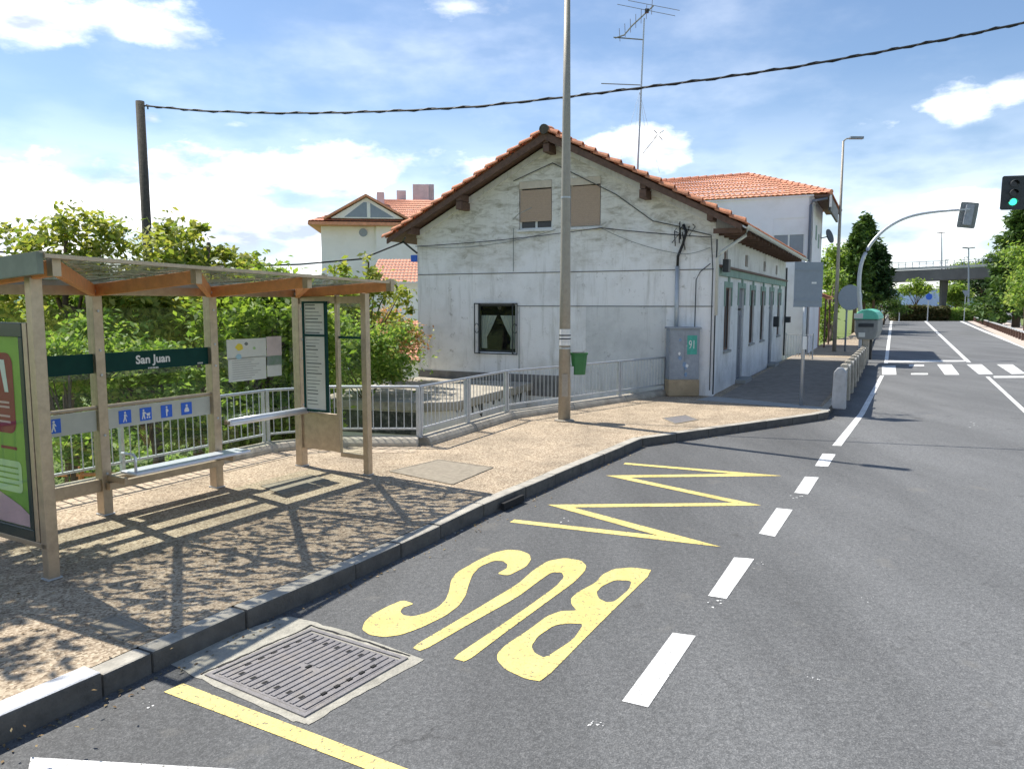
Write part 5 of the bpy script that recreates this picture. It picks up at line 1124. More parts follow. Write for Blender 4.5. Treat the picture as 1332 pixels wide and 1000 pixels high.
for (x, w_, hh, dy) in ((490, 9, 14, 4), (516, 12, 16, 7), (537, 21, 24, 8), (553, 12, 24, 9)):
    p = AD(x, 262, dy); MB().box(Fr(p.x, p.y, 0, 1, .12), 0, w_ * ke * 1.1, 0, .8, z_r - 2.5, AD(x, 262 - hh, dy).z - .1).build('chimney', mat('chimney_pinkish', (.62, .53, .54), .9, .15, 2), ro, bevel=.03)
MB().disc(fa_.p(3.2, -.03, AD(474, 302).z), (0, 1, 0), .32, .05, 20).build('round_window', M_bglass, ab)
MB().box(fa_, 7.4, 8.2, -.54, -.503, 4.0, 5.2).build('window', M_bglass, ab)
lh = thing('low_house', 'low pink house with orange tiled roof half hidden by the sparse tree', 'house', (-4, 40, -2.6))
for (x0, x1, ye, yr, yb, Y, mm) in ((478, 560, 368, 338, 420, 44, M_white2), (470, 560, 470, 418, 520, 33, M_cream)):
    a, b = D(x0, ye, Y), D(x1, ye, Y); r0_, r1_ = D(x0 + 14, yr, Y + 4), D(x1, yr, Y + 4); mb = MB(); courses(mb, a, b, r1_, r0_, 8, 16); mb.build('roof', M_terra2, lh, fixn=False)
    MB().box(Fr(a.x + .4, a.y + .5, 0, 1, 0), 0, (b - a).length, 0, 4, -2.6, a.z - .02).build('wall', mm, lh)

# ------------------------------------------------------------------ lamp post in front, bin
lp = G(734, 547, .15); lm = thing('street_lamp', 'tall tapering grey lamp post with stickers standing on the pavement corner', 'street lamp', lp)
HL = 8.35
MB().tube([lp, lp + Vector((0, 0, 3)), lp + Vector((0, 0, 6)), lp + Vector((0, 0, HL))], .125, 16, .055).build('pole', M_pole, lm, smooth=True)
MB().lathe(lp, [(.2, 0), (.2, .02), (.13, .03)], 16).build('base_plate', M_conc, lm)
MB().box(Fr(lp.x, lp.y, lp.z, 0, -1), .117, .128, -.06, .06, .5, .95).build('hatch', M_pole, lm)
MB().tube([lp + Vector((0, 0, HL - .05)), lp + Vector((.06, -.03, HL + .03)), lp + Vector((.15, -.1, HL + .05))], .04, 8).build('lamp_arm', M_pole, lm, smooth=True)
a = lp + Vector((.12, -.08, HL + .03)); MB().prism([a + Vector(v) for v in ((-.06, -.1, -.03), (.06, .1, -.03), (.62, -.28, -.03), (.5, -.46, -.03))], [a + Vector(v) for v in ((-.04, -.08, .07), (.04, .08, .07), (.58, -.28, .06), (.48, -.42, .06))]).build('lamp_head', M_signback, lm, bevel=.02)
for (z0, z1, mm) in ((1.52, 1.60, M_stick_w), (1.60, 1.85, M_stick_w)):
    rr_ = .125 - .07 * z0 / HL + .004
    pts = []
    mb = MB(); base = 0; N = 10
    for k in range(N + 1): t = R(200 + k * 14); mb.v += [lp + Vector((rr_ * math.cos(t), rr_ * math.sin(t), z0)), lp + Vector((rr_ * math.cos(t), rr_ * math.sin(t), z1 - .004))]
    mb.f = [(2 * k, 2 * k + 2, 2 * k + 3, 2 * k + 1) for k in range(N)]; mb.build('sticker', mm, lm, fixn=False)
for z in (1.64, 1.71): MB().lathe(lp + Vector((0, 0, z)), [(.1195, 0), (.1195, .025)], 16).build('sticker_band', M_dark, lm)
for z in (1.45, 4.4): MB().lathe(lp + Vector((0, 0, z)), [(.121 if z < 2 else .096, 0), (.121 if z < 2 else .096, .03)], 16).build('clamp_band', M_galv, lm)
bn = thing('litter_bin', 'green plastic litter bin strapped to the tall lamp post', 'litter bin', lp + Vector((.28, .05, 1.0)))
bc = lp + Vector((.29, .06, .93))
def ring(w_, dp, z, c=bc): return [c + Vector((sx * w_, sy * dp, z)) for sx, sy in ((-1, -.6), (-.6, -1), (.6, -1), (1, -.6), (1, .6), (.6, 1), (-.6, 1), (-1, .6))]
mb = MB(); mb.prism(ring(.125, .10, 0), ring(.16, .13, .40)); mb.build('bin_body', M_bin, bn, bevel=.01)
mb = MB(); mb.prism(ring(.17, .14, .40), ring(.175, .145, .44)); mb.build('bin_rim', M_bin, bn)
MB().prism(ring(.14, .11, .425), ring(.14, .11, .443)).build('bin_opening', M_slot, bn); MB().box(Fr(lp.x, lp.y, lp.z, 1, 0), .1, .18, -.04, .04, .85, 1.1).build('bracket', M_galv, bn)

# ------------------------------------------------------------------ electric cabinet
cbp = Vector((4.36, 19.62, .15)); cbx = thing('electric_cabinet', 'grey roadside cabinet with green poster on a sandstone base', 'utility cabinet', cbp)
fc = Fr(cbp.x, cbp.y, 0, 1, .06)
MB().box(fc, -.40, .40, -.2, .22, .15, .58).build('stone_base', M_sand, cbx, bevel=.03)
bod = MB().box(fc, -.385, .385, -.17, .2, .58, 1.86).build('cabinet_body', M_cab, cbx, bevel=.01)
MB().box(fc, -.42, .42, -.21, .24, 1.86, 1.91).build('cabinet_top', M_cab, cbx, bevel=.01)
MB().box(fc, -.36, -.01, -.182, -.172, .62, 1.82).build('cabinet_door', M_cab, cbx); MB().box(fc, .01, .36, -.182, -.172, .62, 1.82).build('cabinet_door', M_cab, cbx)
ps = MB().box(fc, .06, .31, -.19, -.184, 1.22, 1.7).build('poster', M_stick_g, cbx)
vs, fs_ = text_mesh('91', .3); MB().add([fc.p(.185 + v.x * .6, -.192, 1.46 + v.y) for v in vs], fs_).build('poster_mark', M_stick_w, ps, fixn=False)
rr = random.Random(6)
for k in range(9): x, z = rr.uniform(-.33, .2), rr.uniform(.7, 1.6); s = rr.uniform(.03, .07); MB().sheet([fc.p(x + s * rr.uniform(.6, 1) * math.cos(t), -.1835 - .0003 * k, z + s * 1.3 * rr.uniform(.5, 1) * math.sin(t)) for t in (0, 1, 2, 3, 4, 5)]).build('sticker_scrap', M_stick_b if k % 3 else M_stick_w, cbx, fixn=False)

# ------------------------------------------------------------------ signs, mast, lamps on the right
sp_ = G(1042, 527, .15); sg = thing('rectangular_sign', 'blank grey back of a rectangular road sign on a steel post', 'road sign', sp_)
MB().tube([sp_, sp_ + Vector((0, 0, 3.3))], .04, 10).build('post', M_galv, sg, smooth=True)
fsg = Fr(sp_.x, sp_.y, sp_.z, .985, .17); ps_ = MB().box(fsg, -.33, .38, -.07, -.05, 2.27, 3.29).build('sign_plate', M_signback, sg, bevel=.006)
pt = D(1055, 365, sp_.y - .15)
for z in (2.4, 3.1): MB().box(fsg, -.3, .35, -.085, -.071, z, z + .04).build('rib', M_signback, ps_)
MB().box(fsg, .1, .22, -.075, -.0715, 2.8, 2.84).build('maker_sticker', M_stick_w, ps_); MB().box(fsg, -.05, .05, -.05, -.042, 1.3, 1.6).build('post_sticker', M_stick_w, sg)
rs_ = G(1099, 457, .15); rg_ = thing('round_sign', 'blank grey back of a round road sign on a thin post', 'road sign', rs_)
zc_ = D(1103, 387, rs_.y).z
MB().tube([rs_, Vector((rs_.x, rs_.y, zc_ + .4))], .045, 10).build('post', M_signback, rg_, smooth=True)
MB().disc(Vector((rs_.x + .1, rs_.y - .1, zc_)), (.1, -1, 0), .62, .03, 32).build('sign_plate', M_signback, rg_)
l2 = G(1085, 457, .15); lm2 = thing('street_lamp', 'slender distant street lamp beyond the rectangular sign back', 'street lamp', l2)
tp = D(1095, 184, l2.y); tp = Vector((l2.x, l2.y, tp.z))
MB().tube([l2, l2.lerp(tp, .5), tp], .10, 10, .05).build('pole', M_pole, lm2, smooth=True)
MB().tube([tp, tp + Vector((.15, 0, .12)), tp + Vector((.75, 0, .16))], .035, 6).build('lamp_arm', M_pole, lm2); MB().box(Fr(tp.x, tp.y, tp.z, 1, 0), .3, .95, -.1, .1, .1, .22).build('lamp_head', M_signback, lm2, bevel=.02)
# mast-arm traffic light seen from behind
mp_ = G(1121, 461, .15); ms_ = thing('traffic_light', 'curved mast-arm traffic light seen from behind over the left lane', 'traffic light', mp_)
Ym = mp_.y
MB().box(Fr(mp_.x, mp_.y, 0, 1, 0), -.13, .13, -.13, .13, .15, 1.15).build('mast_plinth', M_galv, ms_, bevel=.02)
def spline(P, n=5):
    out = []
    for i in range(len(P) - 1):
        p0, p1, p2, p3 = P[max(i - 1, 0)], P[i], P[i + 1], P[min(i + 2, len(P) - 1)]
        for k in range(n): t = k / n; out.append(.5 * ((2 * p1) + (p2 - p0) * t + (2 * p0 - 5 * p1 + 4 * p2 - p3) * t * t + (3 * p1 - p0 - 3 * p2 + p3) * t ** 3))
    return out + [P[-1]]
arc = spline([D(1121, 425, Ym), D(1117.5, 380, Ym), D(1119, 350, Ym), D(1126, 329, Ym), D(1138, 311, Ym), D(1156, 295, Ym), D(1180, 283, Ym), D(1210, 276.5, Ym), D(1250, 273, Ym)])
MB().tube([Vector((mp_.x - .02, Ym, 1.1))] + arc, .10, 12, .05).build('mast_arm', M_galv, ms_, smooth=True)
def head(par, c, fdir, s=1.0, lit=None, tilt=0.0):
    f = Fr(c.x, c.y, c.z, fdir[0], fdir[1])   # a = facing direction, b to its left
    bp_ = MB(); hh, ww = .58 * s, .37 * s; P = [(-ww, -hh), (ww, -hh), (ww, hh), (-ww, hh)]
    rr2 = rrect(-ww, ww, -hh, hh, .07 * s); ct, st_ = math.cos(tilt), math.sin(tilt); rot = lambda b, z: (b * ct - z * st_, b * st_ + z * ct)
    bp_.prism([f.p(.0, *rot(*q)) for q in rr2], [f.p(.02, *rot(*q)) for q in rr2]); bo = bp_.build('back_board', M_dark if lit is not None else mat('board_back_grey', (.2, .22, .22), .6, .1, 9), par)
    hb = MB(); r3 = rrect(-.16 * s, .16 * s, -.46 * s, .46 * s, .05 * s); hb.prism([f.p(-.2 * s, *rot(*q)) for q in r3], [f.p(-.003, *rot(*q)) for q in r3]); hb.build('signal_housing', M_cab if lit is None else M_dark, par)
    for k, z in enumerate((.31, 0, -.31)):
        y_, z_ = rot(0, z * s); cc = f.p(.02, y_, z_); MB().disc(cc + f.u * .02, f.u, .12 * s, .02, 20).build('lens', M_lit if lit == k else M_dglass, par)
        vz = MB(); n = 12; base = len(vz.v)
        for q in range(n + 1): t = math.pi * q / n; vz.v += [cc + f.v * math.cos(t) * .135 * s + Vector((0, 0, math.sin(t) * .135 * s)), cc + f.u * .2 * s + f.v * math.cos(t) * .13 * s + Vector((0, 0, math.sin(t) * .13 * s - .03))]
        vz.f = [(2 * q, 2 * q + 2, 2 * q + 3, 2 * q + 1) for q in range(n)]; vz.build('visor', M_dark, par, fixn=False)
head(ms_, D(1259, 280, Ym) , (.3, .95), 1.0, None, R(7))
MB().beam(D(1248, 273, Ym - .2), D(1262, 272, Ym - .25), .05, .05).build('arm_bracket', M_galv, ms_)
# near traffic light, green lit, at right edge
Yn = 24.0; ng = D(1318, 251, Yn); nb0 = Vector((ng.x + 3.4, Yn + .5, 0)); nt_ = thing('traffic_light', 'traffic light with green lamp lit at the right edge of the view', 'traffic light', nb0)
head(nt_, ng, (-.35, -.93), .88, 2, R(-1))
MB().tube([nb0, nb0 + Vector((0, 0, 3.5)), nb0 + Vector((-.1, 0, 5)), Vector((nb0.x - .9, nb0.y, ng.z + .25)), Vector((ng.x + .5, Yn + .35, ng.z + .15)), Vector((ng.x + .12, Yn + .3, ng.z + .12))], .1, 10, .05).build('mast_arm', M_galv, nt_, smooth=True)

# white-capped barrier beside the carriageway
br = thing('pavement_barrier', 'weathered white and grey concrete barrier along the pavement edge', 'barrier', (7.6, 18.3, .15))
pA, pB = G(1091, 531, .15), G(1124, 470, .15) ; tt = (pB - pA).normalized(); fbr = Fr(pA.x, pA.y, 0, tt.x, tt.y); Lb = (pB - pA).length - .6; print('barrier', pA, pB, Lb)
M_bw = mat('barrier_whitewash', (.42, .43, .44), .85, .2, 6, .3, 30, dirt=(.2, .19, .17), dscale=3, damt=.8)
npan = 9; st = Lb / npan
for k in range(npan + 1):
    s = k * st; hz = 1 - .28 * k / npan; P = [(-.15, .15), (.12, .15), (.15, .25), (.13, .15 + .82 * hz), (.06, .15 + .92 * hz), (-.05, .15 + .92 * hz), (-.13, .15 + .82 * hz)]
    MB().prism([fbr.p(s - .13, x, y) for x, y in P], [fbr.p(s + .13, x, y) for x, y in P]).build('barrier_post', M_bw if k == 0 else M_conc, br, bevel=.02)
    if k < npan:
        MB().box(fbr, s + .133, s + st - .133, -.08, .08, .15 + .25 * hz, .15 + .49 * hz).build('barrier_rail', M_concg, br, bevel=.01); MB().box(fbr, s + .133, s + st - .133, -.08, .08, .15 + .53 * hz, .15 + .80 * hz).build('barrier_rail', M_concg, br, bevel=.01)
# recycling containers
def container(c, label, s=1.0, lidm=M_lid, w_=1.0):
    t = thing('recycling_container', label, 'container', c, 'recycling containers by the kerb'); 
    o = MB().lathe(c, [(.42 * s, .12), (.62 * s, .16), (.78 * s, .7 * s), (.84 * s, 1.25 * s), (.80 * s, 1.45 * s)], 14).build('body', M_cont, t, smooth=False)
    MB().lathe(c, [(.86 * s, 1.45 * s), (.84 * s, 1.52 * s), (.72 * s, 1.78 * s), (.4 * s, 1.98 * s), (.08, 2.05 * s)], 14).build('lid', lidm, t, smooth=True)
    for k in range(3): a = k * 2.1 + 4; p = c + Vector((math.cos(a) * .74 * s, math.sin(a) * .74 * s, 1.62 * s)); MB().disc(p, (math.cos(a), math.sin(a), .3), .14, .12, 12).build('opening', M_dark, t)
    for sx in (-.4, .4): MB().box(Fr(c.x, c.y, c.z, 1, 0), sx - .1, sx + .1, -.3, .3, 0, .125).build('foot', M_dark, t)
cA = G(1125, 471, .15); ct_ = thing('recycling_container', 'bulky grey recycling container with teal lid raised on a pedestal beside the barrier', 'container', cA, 'recycling containers by the kerb')
fct = Fr(cA.x, cA.y, .15, d.x, d.y)
MB().box(fct, -.12, .16, -.12, .12, 0, .95).build('pedestal', M_conc, ct_, bevel=.02); MB().box(fct, 1.7, 1.95, -.1, .3, 0, .95).build('pedestal', M_dark, ct_)
P = [(-.32, .92), (.30, .92), (.42, 1.25), (.43, 1.72), (-.43, 1.72), (-.43, 1.25)]
MB().prism([fct.p(-.25, b, z) for b, z in P], [fct.p(2.3, b, z) for b, z in P]).build('body', M_cont, ct_, bevel=.05)
P = [(-.46, 1.73)] + [(-.46 * math.cos(t * .3927), 1.73 + .40 * math.sin(t * .3927)) for t in range(1, 8)] + [(.46, 1.73)]
MB().prism([fct.p(-.3, b, z) for b, z in P], [fct.p(2.35, b, z) for b, z in P]).build('lid', M_lid, ct_, bevel=.03)
MB().box(fct, -.275, -.24, -.28, .28, 1.42, 1.56).build('opening', M_dark, ct_)
MB().box(fct, -.275, -.262, .02, .26, 1.02, 1.2).build('label_plate', M_paper, ct_); MB().box(fct, -.34, -.25, .12, .45, 1.76, 1.96).build('lid_handle', M_paper, ct_)
container(G(1154, 433, .15) - Vector((1.1, 0, 0)), 'farther small grey container half hidden behind the teal-lidded one', .6, M_cont)
# right guard rail
g0, g1 = G(1332, 443), G(1236, 405.4); gd = (g1 - g0).normalized(); g0 = g0 - gd * 16; fgr = Fr(g0.x, g0.y, 0, gd.x, gd.y); Lg = (g1 - g0).length
gdr = thing('guard_rail', 'weathered reddish guard rail on posts along the right side of the road', 'guard rail', g0)
MB().box(fgr, 0, Lg, -.08, -.0, .40, .52).build('rail', M_rust, gdr); MB().box(fgr, 0, Lg, -.1, .1, .523, .62).build('rail_cap', M_bw, gdr)
k = 0.0
while k < 90: MB().box(fgr, k, k + .16, .003, .16, -.03, .57).build('post', M_dwood, gdr); k += 2.0
kc = MB(); kc.box(fgr, 0, Lg, -.9, -.45, -.02, .06); struct(kc.build('verge_kerb', M_kerb))
kf = MB(); kf.sheet([fgr.p(0, .9, .01), fgr.p(Lg, .9, .01), fgr.p(Lg, -3.4, .01), fgr.p(0, -3.4, .01)]); struct(kf.build('verge_strip', mat('pinkish_verge_concrete', (.5, .42, .36), .9, .15, 3)))

# ------------------------------------------------------------------ overhead line
WY = lambda x: None
wpt = Vector((-9.7, 20.0, -2.6)); wtop = D(182, 132, 20.0); up0 = thing('utility_pole', 'dark wooden utility pole rising from the garden trees', 'utility pole', Vector((wtop.x, 20, -2.6)))
MB().tube([Vector((wtop.x + .05, 20, -2.6)), wtop], .14, 12, .105).build('pole', M_wpole, up0, smooth=True)
MB().tube([wtop + Vector((.1, 0, -.12)), wtop + Vector((.2, -.02, -.1)), wtop + Vector((.2, -.02, -.2))], .02, 6).build('hook', M_dark, up0)
ca = Vector((wtop.x, 20.0)); cbv = Vector((5.1, 16.0)); nrm = Vector((-(cbv - ca).y, (cbv - ca).x)).normalized()
cpts = [PL(x, y, (ca.x, ca.y), (nrm.x, nrm.y)) for x, y in ((190, 138), (260, 144.5), (350, 147.5), (440, 147), (530, 144), (620, 139), (737, 126.5), (830, 115), (930, 102.5), (1040, 86.5), (1150, 67), (1240, 49.5), (1332, 30))]
last = cpts[-1] + (cpts[-1] - cpts[-2]) * 2.2; cpts.append(cpts[-1] + (cpts[-1] - cpts[-2]) * 1.0 + Vector((0, 0, .06))); cpts.append(last + Vector((0, 0, .35)))
mb = MB(); mb.tube(cpts, .022, 6)
# twisted second strand
tw = []
for i in range(len(cpts) - 1):
    for k in range(10): t_ = (i * 10 + k); p = cpts[i].lerp(cpts[i + 1], k / 10); tw.append(p + Vector((0, .022 * math.sin(t_ * 1.3), .03 * math.cos(t_ * 1.3))))
mb.tube(tw, .013, 5)
tag(mb.build('overhead_cable', M_black, loc=cpts[0]), 'thick black twisted cable crossing the sky above the street', 'cable')
p3 = Vector((cpts[-1].x, cpts[-1].y, 0)); up3 = thing('utility_pole', 'wooden utility pole across the road outside the right of the view', 'utility pole', p3); MB().tube([p3, cpts[-1] + Vector((0, 0, .3))], .14, 10, .11).build('pole', M_wpole, up3)
w0_ = D(330, 346, 19.4); w1_ = h1.p(-.3, BW + .3, 4.32)
w00 = D(-60, 322, 17)
mb = MB(); mb.tube([w00, D(150, 342, 18.2), w0_, D(390, 344, 20.3), D(470, 337, 21.9), w1_], .024, 6); tag(mb.build('service_cable', M_black, loc=w0_), 'black cable running from the shelter side to the eave of the old house', 'cable')

# roof antenna
am = h1.p(1.6, 2.3, rz(2.3)); at_ = PL(829, 215, h1.p(1.0, 0, 0), (h1.u.x, h1.u.y)); 
ant = thing('tv_antenna', 'tall thin television antenna mast on the old house roof', 'antenna', at_)
Yt = at_.y; tpz = D(834, 24, Yt).z; topm = Vector((at_.x + .12, Yt, tpz))
MB().tube([at_ - Vector((.0, 0, .6)), topm], .032, 6, .02).build('mast', M_galv, ant)
e = MB(); e.tube([D(800, 50, Yt), D(812, 46, Yt), D(822, 34, Yt), D(850, 8, Yt)], .02, 5); e.tube([D(798, 49, Yt), D(836, 52, Yt)], .018, 5); e.tube([D(782, 109, Yt), D(833, 111, Yt)], .014, 5)
e.build('boom', M_text, ant)
el_ = MB()
for (x0, y0, x1, y1) in ((803, 6, 878, 21), (817, 1, 884, 14)): el_.tube([D(x0, y0, Yt - .4), D(x1, y1, Yt + .4)], .008, 4)
for k in range(7): p = lerp(0, 1, k / 6); q0 = D(lerp(806, 848, p), lerp(46, 10, p), Yt); el_.tube([q0 - Vector((.08, .5, 0)), q0 + Vector((.08, .5, 0))], .007, 4)
el_.build('elements', M_text, ant)
el2 = MB(); q = D(856, 175, Yt); [el2.tube([q + Vector((dx, 0, dz)), q + Vector((dx * .2, 0, dz * .2))], .012, 4) for dx, dz in ((.15, .1), (-.12, .12), (.12, -.15), (-.1, -.1))]; el2.tube([D(836, 200, Yt), q], .01, 4); el2.build('lower_boom', M_text, ant)
gy = MB(); 
for (x, y) in ((808, 205), (858, 225), (846, 215), (822, 205)): gy.tube([D(832, 120, Yt), D(x, y, Yt + (.6 if x > 840 else -.2))], .004, 3)
gy.build('guy_wires', M_galv, ant)
MB().box(Fr(D(841, 15, Yt).x, Yt - .05, 0, 1, 0), -.05, .05, -.04, .04, D(841, 18, Yt).z, D(841, 13, Yt).z).build('junction_box', M_dark, ant)

# ------------------------------------------------------------------ far right: conifers, bridge, hedge, hills
def conifer(name, label, base, top, rad, m, n=2600, size=.16, group=None, pw=.75, col_=.25, low=.04):
    base = Vector(base); hgt = top - base.z; t = thing(name, label, 'tree', base, group); cen = []; dirs = []
    nb = int(n / 40)
    for i in range(nb):
        h = rng.uniform(low, .99) ** .9; a = rng.uniform(0, 2 * math.pi); r = rad * ((1 - h) ** pw) * rng.uniform(.5, 1.25) + .12
        z0 = base.z + h * hgt
        for k in range(40):
            s = rng.uniform(.1, 1) ** .7; cen.append((base.x + math.cos(a) * r * s + rng.normal() * .14 * rad * .35, base.y + math.sin(a) * r * s + rng.normal() * .14 * rad * .35, z0 - r * s * col_ + (s ** 3) * r * .22 + rng.normal() * .09 * rad * .5))
            dirs.append((math.cos(a), math.sin(a), -.1))
    leaf_object('crown', leaf_arrays(np.array(cen), size, .3, 1.3, np.array(dirs)), m, t)
    MB().tube([base, base + Vector((0, 0, hgt * .5)), base + Vector((0, 0, hgt * .97))], rad * .09, 8, .03).build('trunk', M_brown, t, smooth=True)
    return t
GC = 'conifers beyond the houses'
def B(x, y, Y): p = D(x, y, Y); return Vector((p.x, p.y, -.05))
conifer('conifer_tree', 'tall pointed dark conifer beyond the white house', B(1122, 400, 72), D(1124, 281, 72).z, 3.6, LF_c, 9000, .2, GC, pw=.9, low=.22)
conifer('conifer_tree', 'dense rounded dark conifer in front of the pointed one', B(1136, 400, 68), D(1136, 318, 68).z, 1.9, LF_d, 11000, .17, GC, pw=.35, low=.36)
conifer('conifer_tree', 'broad dark conifer overhanging the left pavement', B(1112, 400, 64), D(1108, 292, 64).z, 2.2, LF_c, 7000, .17, GC, low=.25)
tree('broadleaf_tree', 'dull green tree rising behind the satellite dish', B(1085, 400, 66), [bl(1084, 345, 66, 16, 28), bl(1092, 335, 68, 14, 20)], 40, .7, 90, .16, LF_g, GC)
tree('broadleaf_tree', 'bright lime green tree behind the rectangular sign back', B(1078, 400, 60), [bl(1080, 362, 58, 14, 14)], 22, .6, 90, .14, LF_b, GC)
tree('garden_shrub', 'green bush beside the brown porch along the left pavement', B(1078, 440, 50), [bl(1074, 420, 52, 9, 30), bl(1082, 395, 56, 10, 30)], 30, .5, 100, .12, LF_g, 'garden shrubs', cat='shrub')
tree('garden_shrub', 'light olive bank of bushes left of the far road end', B(1150, 400, 92), [bl(1150, 396, 92, 17, 15), bl(1165, 400, 100, 14, 10), bl(1138, 402, 84, 14, 16)], 46, .8, 90, .17, LF_c, 'garden shrubs', cat='shrub')
conifer('conifer_tree', 'large open conifer at the right edge beyond the guard rail', B(1322, 410, 82), D(1326, 255, 82).z, 4.6, LF_c, 9000, .25, GC, col_=.1)
conifer('conifer_tree', 'dark lower conifer behind the large one at the right', B(1302, 410, 90), D(1300, 318, 90).z, 2.6, LF_d, 5000, .22, GC)
tree('broadleaf_tree', 'light green leafy tree at the right edge before the conifers', B(1335, 410, 66), [bl(1338, 350, 64, 24, 45), bl(1330, 372, 62, 14, 25)], 55, .8, 110, .16, LF_b, GC)
for (x, y, Y, rx, ry, lab, m_) in ((1250, 372, 175, 18, 20, 'rounded tree beneath the bridge left of the yield sign', LF_g), (1276, 370, 165, 20, 22, 'darker tree beneath the bridge right of the yield sign', LF_d), (1243, 386, 150, 10, 9, 'yellowish bush by the bridge pier', LF_b), (1260, 350, 230, 22, 9, 'tree top showing above the bridge parapet', LF_g), (1290, 345, 240, 18, 9, 'darker tree top above the bridge at the right', LF_d)):
    tree('broadleaf_tree', lab, B(x, 400, Y), [bl(x, y, Y, rx, ry)], 34, 1.6, 90, .35, m_, 'far trees by the bridge', trunk=.3)
tree('roundabout_tree', 'small umbrella-shaped tree standing in front of the bridge', B(1192, 395, 120), [bl(1185, 378, 120, 14, 5), bl(1200, 377, 120, 12, 6), bl(1192, 370, 120, 10, 6)], 30, .8, 90, .2, LF_g, 'far trees by the bridge', trunk=.14)
hd = MB(); 
def hedge(name, label, x0, x1, y, Y, hpx, m_, dep=2.5, n=5000):
    p0, p1 = D(x0, y, Y), D(x1, y, Y); h_ = hpx * Y / F; n_ = n; c = np.stack([rng.uniform(p0.x, p1.x, n_), Y + rng.uniform(-dep / 2, dep / 2, n_), rng.uniform(-.1, h_, n_)], 1)
    c[:, 2] += .12 * np.sin(c[:, 0] * 1.1) + rng.normal(size=n_) * .08; tag(leaf_object(name, leaf_arrays(c, .2), m_, loc=(p0.x, Y, 0)), label, 'hedge')
hedge('hedge', 'dark reddish clipped hedge across the end of the road', 1160, 1232, 405, 112, 19, LF_h, 2.0, 8000)
hedge('hedge', 'bright green clipped hedge right of the dark hedge', 1233, 1292, 405, 112, 15, LF_b, 2.0, 6000)
# bridge
bg = thing('road_bridge', 'dark road bridge crossing beyond the roundabout on concrete piers', 'bridge', D(1225, 400, 150))
b0_, b1_ = D(1120, 362, 150), D(1420, 350, 138)
MB().beam(b0_, b1_, 9, 2.0).build('deck', M_bridge, bg)
MB().beam(b0_ + Vector((0, -4.3, 1.35)), b1_ + Vector((0, -4.3, 1.35)), .4, .45).build('parapet', M_bridgel, bg)
rlb = MB(); rlb.beam(b0_ + Vector((0, -4.3, 2.5)), b1_ + Vector((0, -4.3, 2.5)), .08, .08); rlb.beam(b0_ + Vector((0, -4.3, 2.1)), b1_ + Vector((0, -4.3, 2.1)), .06, .06)
for k in range(34): p = b0_.lerp(b1_, k / 33) + Vector((0, -4.3, 1.5)); rlb.beam(p, p + Vector((0, 0, 1.0)), .08, .08, Vector((0, 1, 0)))
rlb.build('bridge_railing', M_signback, bg)
for x in (1226, 1330):
    p = D(x, 400, 148); p.z = 0; zt_ = b0_.lerp(b1_, (x - 1120) / 300).z - .9; MB().prism([p + Vector(v) for v in ((-.35, -.4, 0), (.35, -.4, 0), (.35, .4, 0), (-.35, .4, 0))], [p + Vector(v) for v in ((-.6, -.5, zt_), (.6, -.5, zt_), (.6, .5, zt_), (-.6, .5, zt_))]).build('pier', M_bridge, bg)
def far_lamp(x, y0, y1, Y, label, heads=1):
    p = D(x, y0, Y); q = D(x, y1, Y); t = thing('street_lamp', label, 'street lamp', p, 'distant lamps around the bridge'); MB().tube([p, q], .13, 6, .08).build('pole', M_signback, t)
    for s in ((-1, 1) if heads == 2 else (1,)): MB().beam(q, q + Vector((s * .9, 0, .1)), .3, .14).build('lamp_head', M_dark, t)
far_lamp(1225, 352, 303, 146, 'distant lamp on the bridge above the left pier', 2); far_lamp(1260, 400, 323, 120, 'distant lamp with twin heads before the bridge', 2)
far_lamp(1254, 352, 335, 200, 'short distant lamp beyond the bridge'); far_lamp(1230, 352, 338, 190, 'faint short lamp just right of the bridge pier lamp')
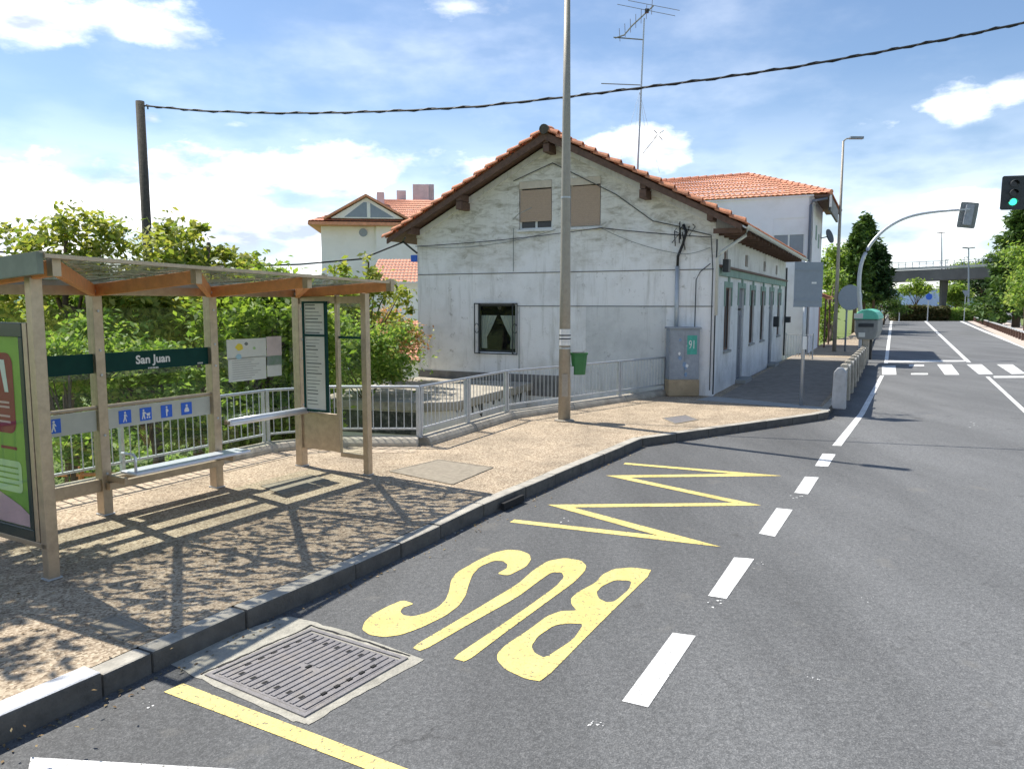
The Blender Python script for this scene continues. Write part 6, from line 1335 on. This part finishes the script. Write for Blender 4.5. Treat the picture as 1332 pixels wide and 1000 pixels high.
# roundabout signs
for (x, y, Y, r_, lab) in ((1208, 386, 108, .45, 'small blue round sign before the dark hedge'), (1171, 388, 108, .4, 'small grey-blue round sign at the left of the dark hedge')):
    p = D(x, y, Y); t = thing('round_sign', lab, 'road sign', Vector((p.x, p.y, 0))); MB().tube([Vector((p.x, p.y, 0)), p], .06, 6).build('post', M_galv, t); MB().disc(p - Vector((0, .1, 0)), (0, 1, 0), r_, .04, 20).build('sign_plate', M_blue if x > 1200 else M_stick_b, t)
p = D(1256, 382, 105); t = thing('yield_sign', 'grey back of a triangular sign right of the dark hedge', 'road sign', Vector((p.x, p.y, 0))); MB().tube([Vector((p.x, p.y, 0)), p], .05, 6).build('post', M_galv, t)
MB().prism([p + Vector(v) for v in ((-.55, -.1, .45), (.55, -.1, .45), (0, -.1, -.5))], [p + Vector(v) for v in ((-.55, -.06, .45), (.55, -.06, .45), (0, -.06, -.5))]).build('sign_plate', M_signback, t)
# pale blue block added in place of the sky under the bridge
fwl = MB().box(Fr(D(1160, 395, 210).x, 210, 0, 1, 0), 0, 17, 0, 12, 0, 6.2); wh = thing('sky_gap_block', 'added pale blue block for the sky seen beneath the bridge', 'building', D(1160, 395, 210)); fwl.build('wall', mat('pale_sky_blue', (.42, .55, .72), .6, .08, .5), wh); MB().box(Fr(D(1160, 395, 210).x, 210, 0, 1, 0), -.3, 17.3, -.3, 12.3, 6.2, 6.5).build('roof', M_concg, wh)
# hills
hl = MB(); N = 120; base = 0
for row_, (dist, hh) in enumerate(((900, 0), (1300, 1.0), (1700, 0))):
    for i in range(N + 1):
        a = R(-75 + 150 * i / N); x, y = dist * math.sin(a), dist * math.cos(a); z = -3 + hh * (38 + 34 * noise.noise(Vector((i * .09, 1.3, 0))) + 10 * noise.noise(Vector((i * .5, 4, 0))) + (16 if -38 < math.degrees(a) < -8 else -28 if math.degrees(a) > 15 else 0)); hl.v.append(Vector((x, y, z)))
for r_ in range(2):
    for i in range(N): q = r_ * (N + 1) + i; hl.f.append((q, q + 1, q + N + 2, q + N + 1))
struct(hl.build('hills', M_hill, smooth=True, fixn=False))

scn.render.film_transparent = False
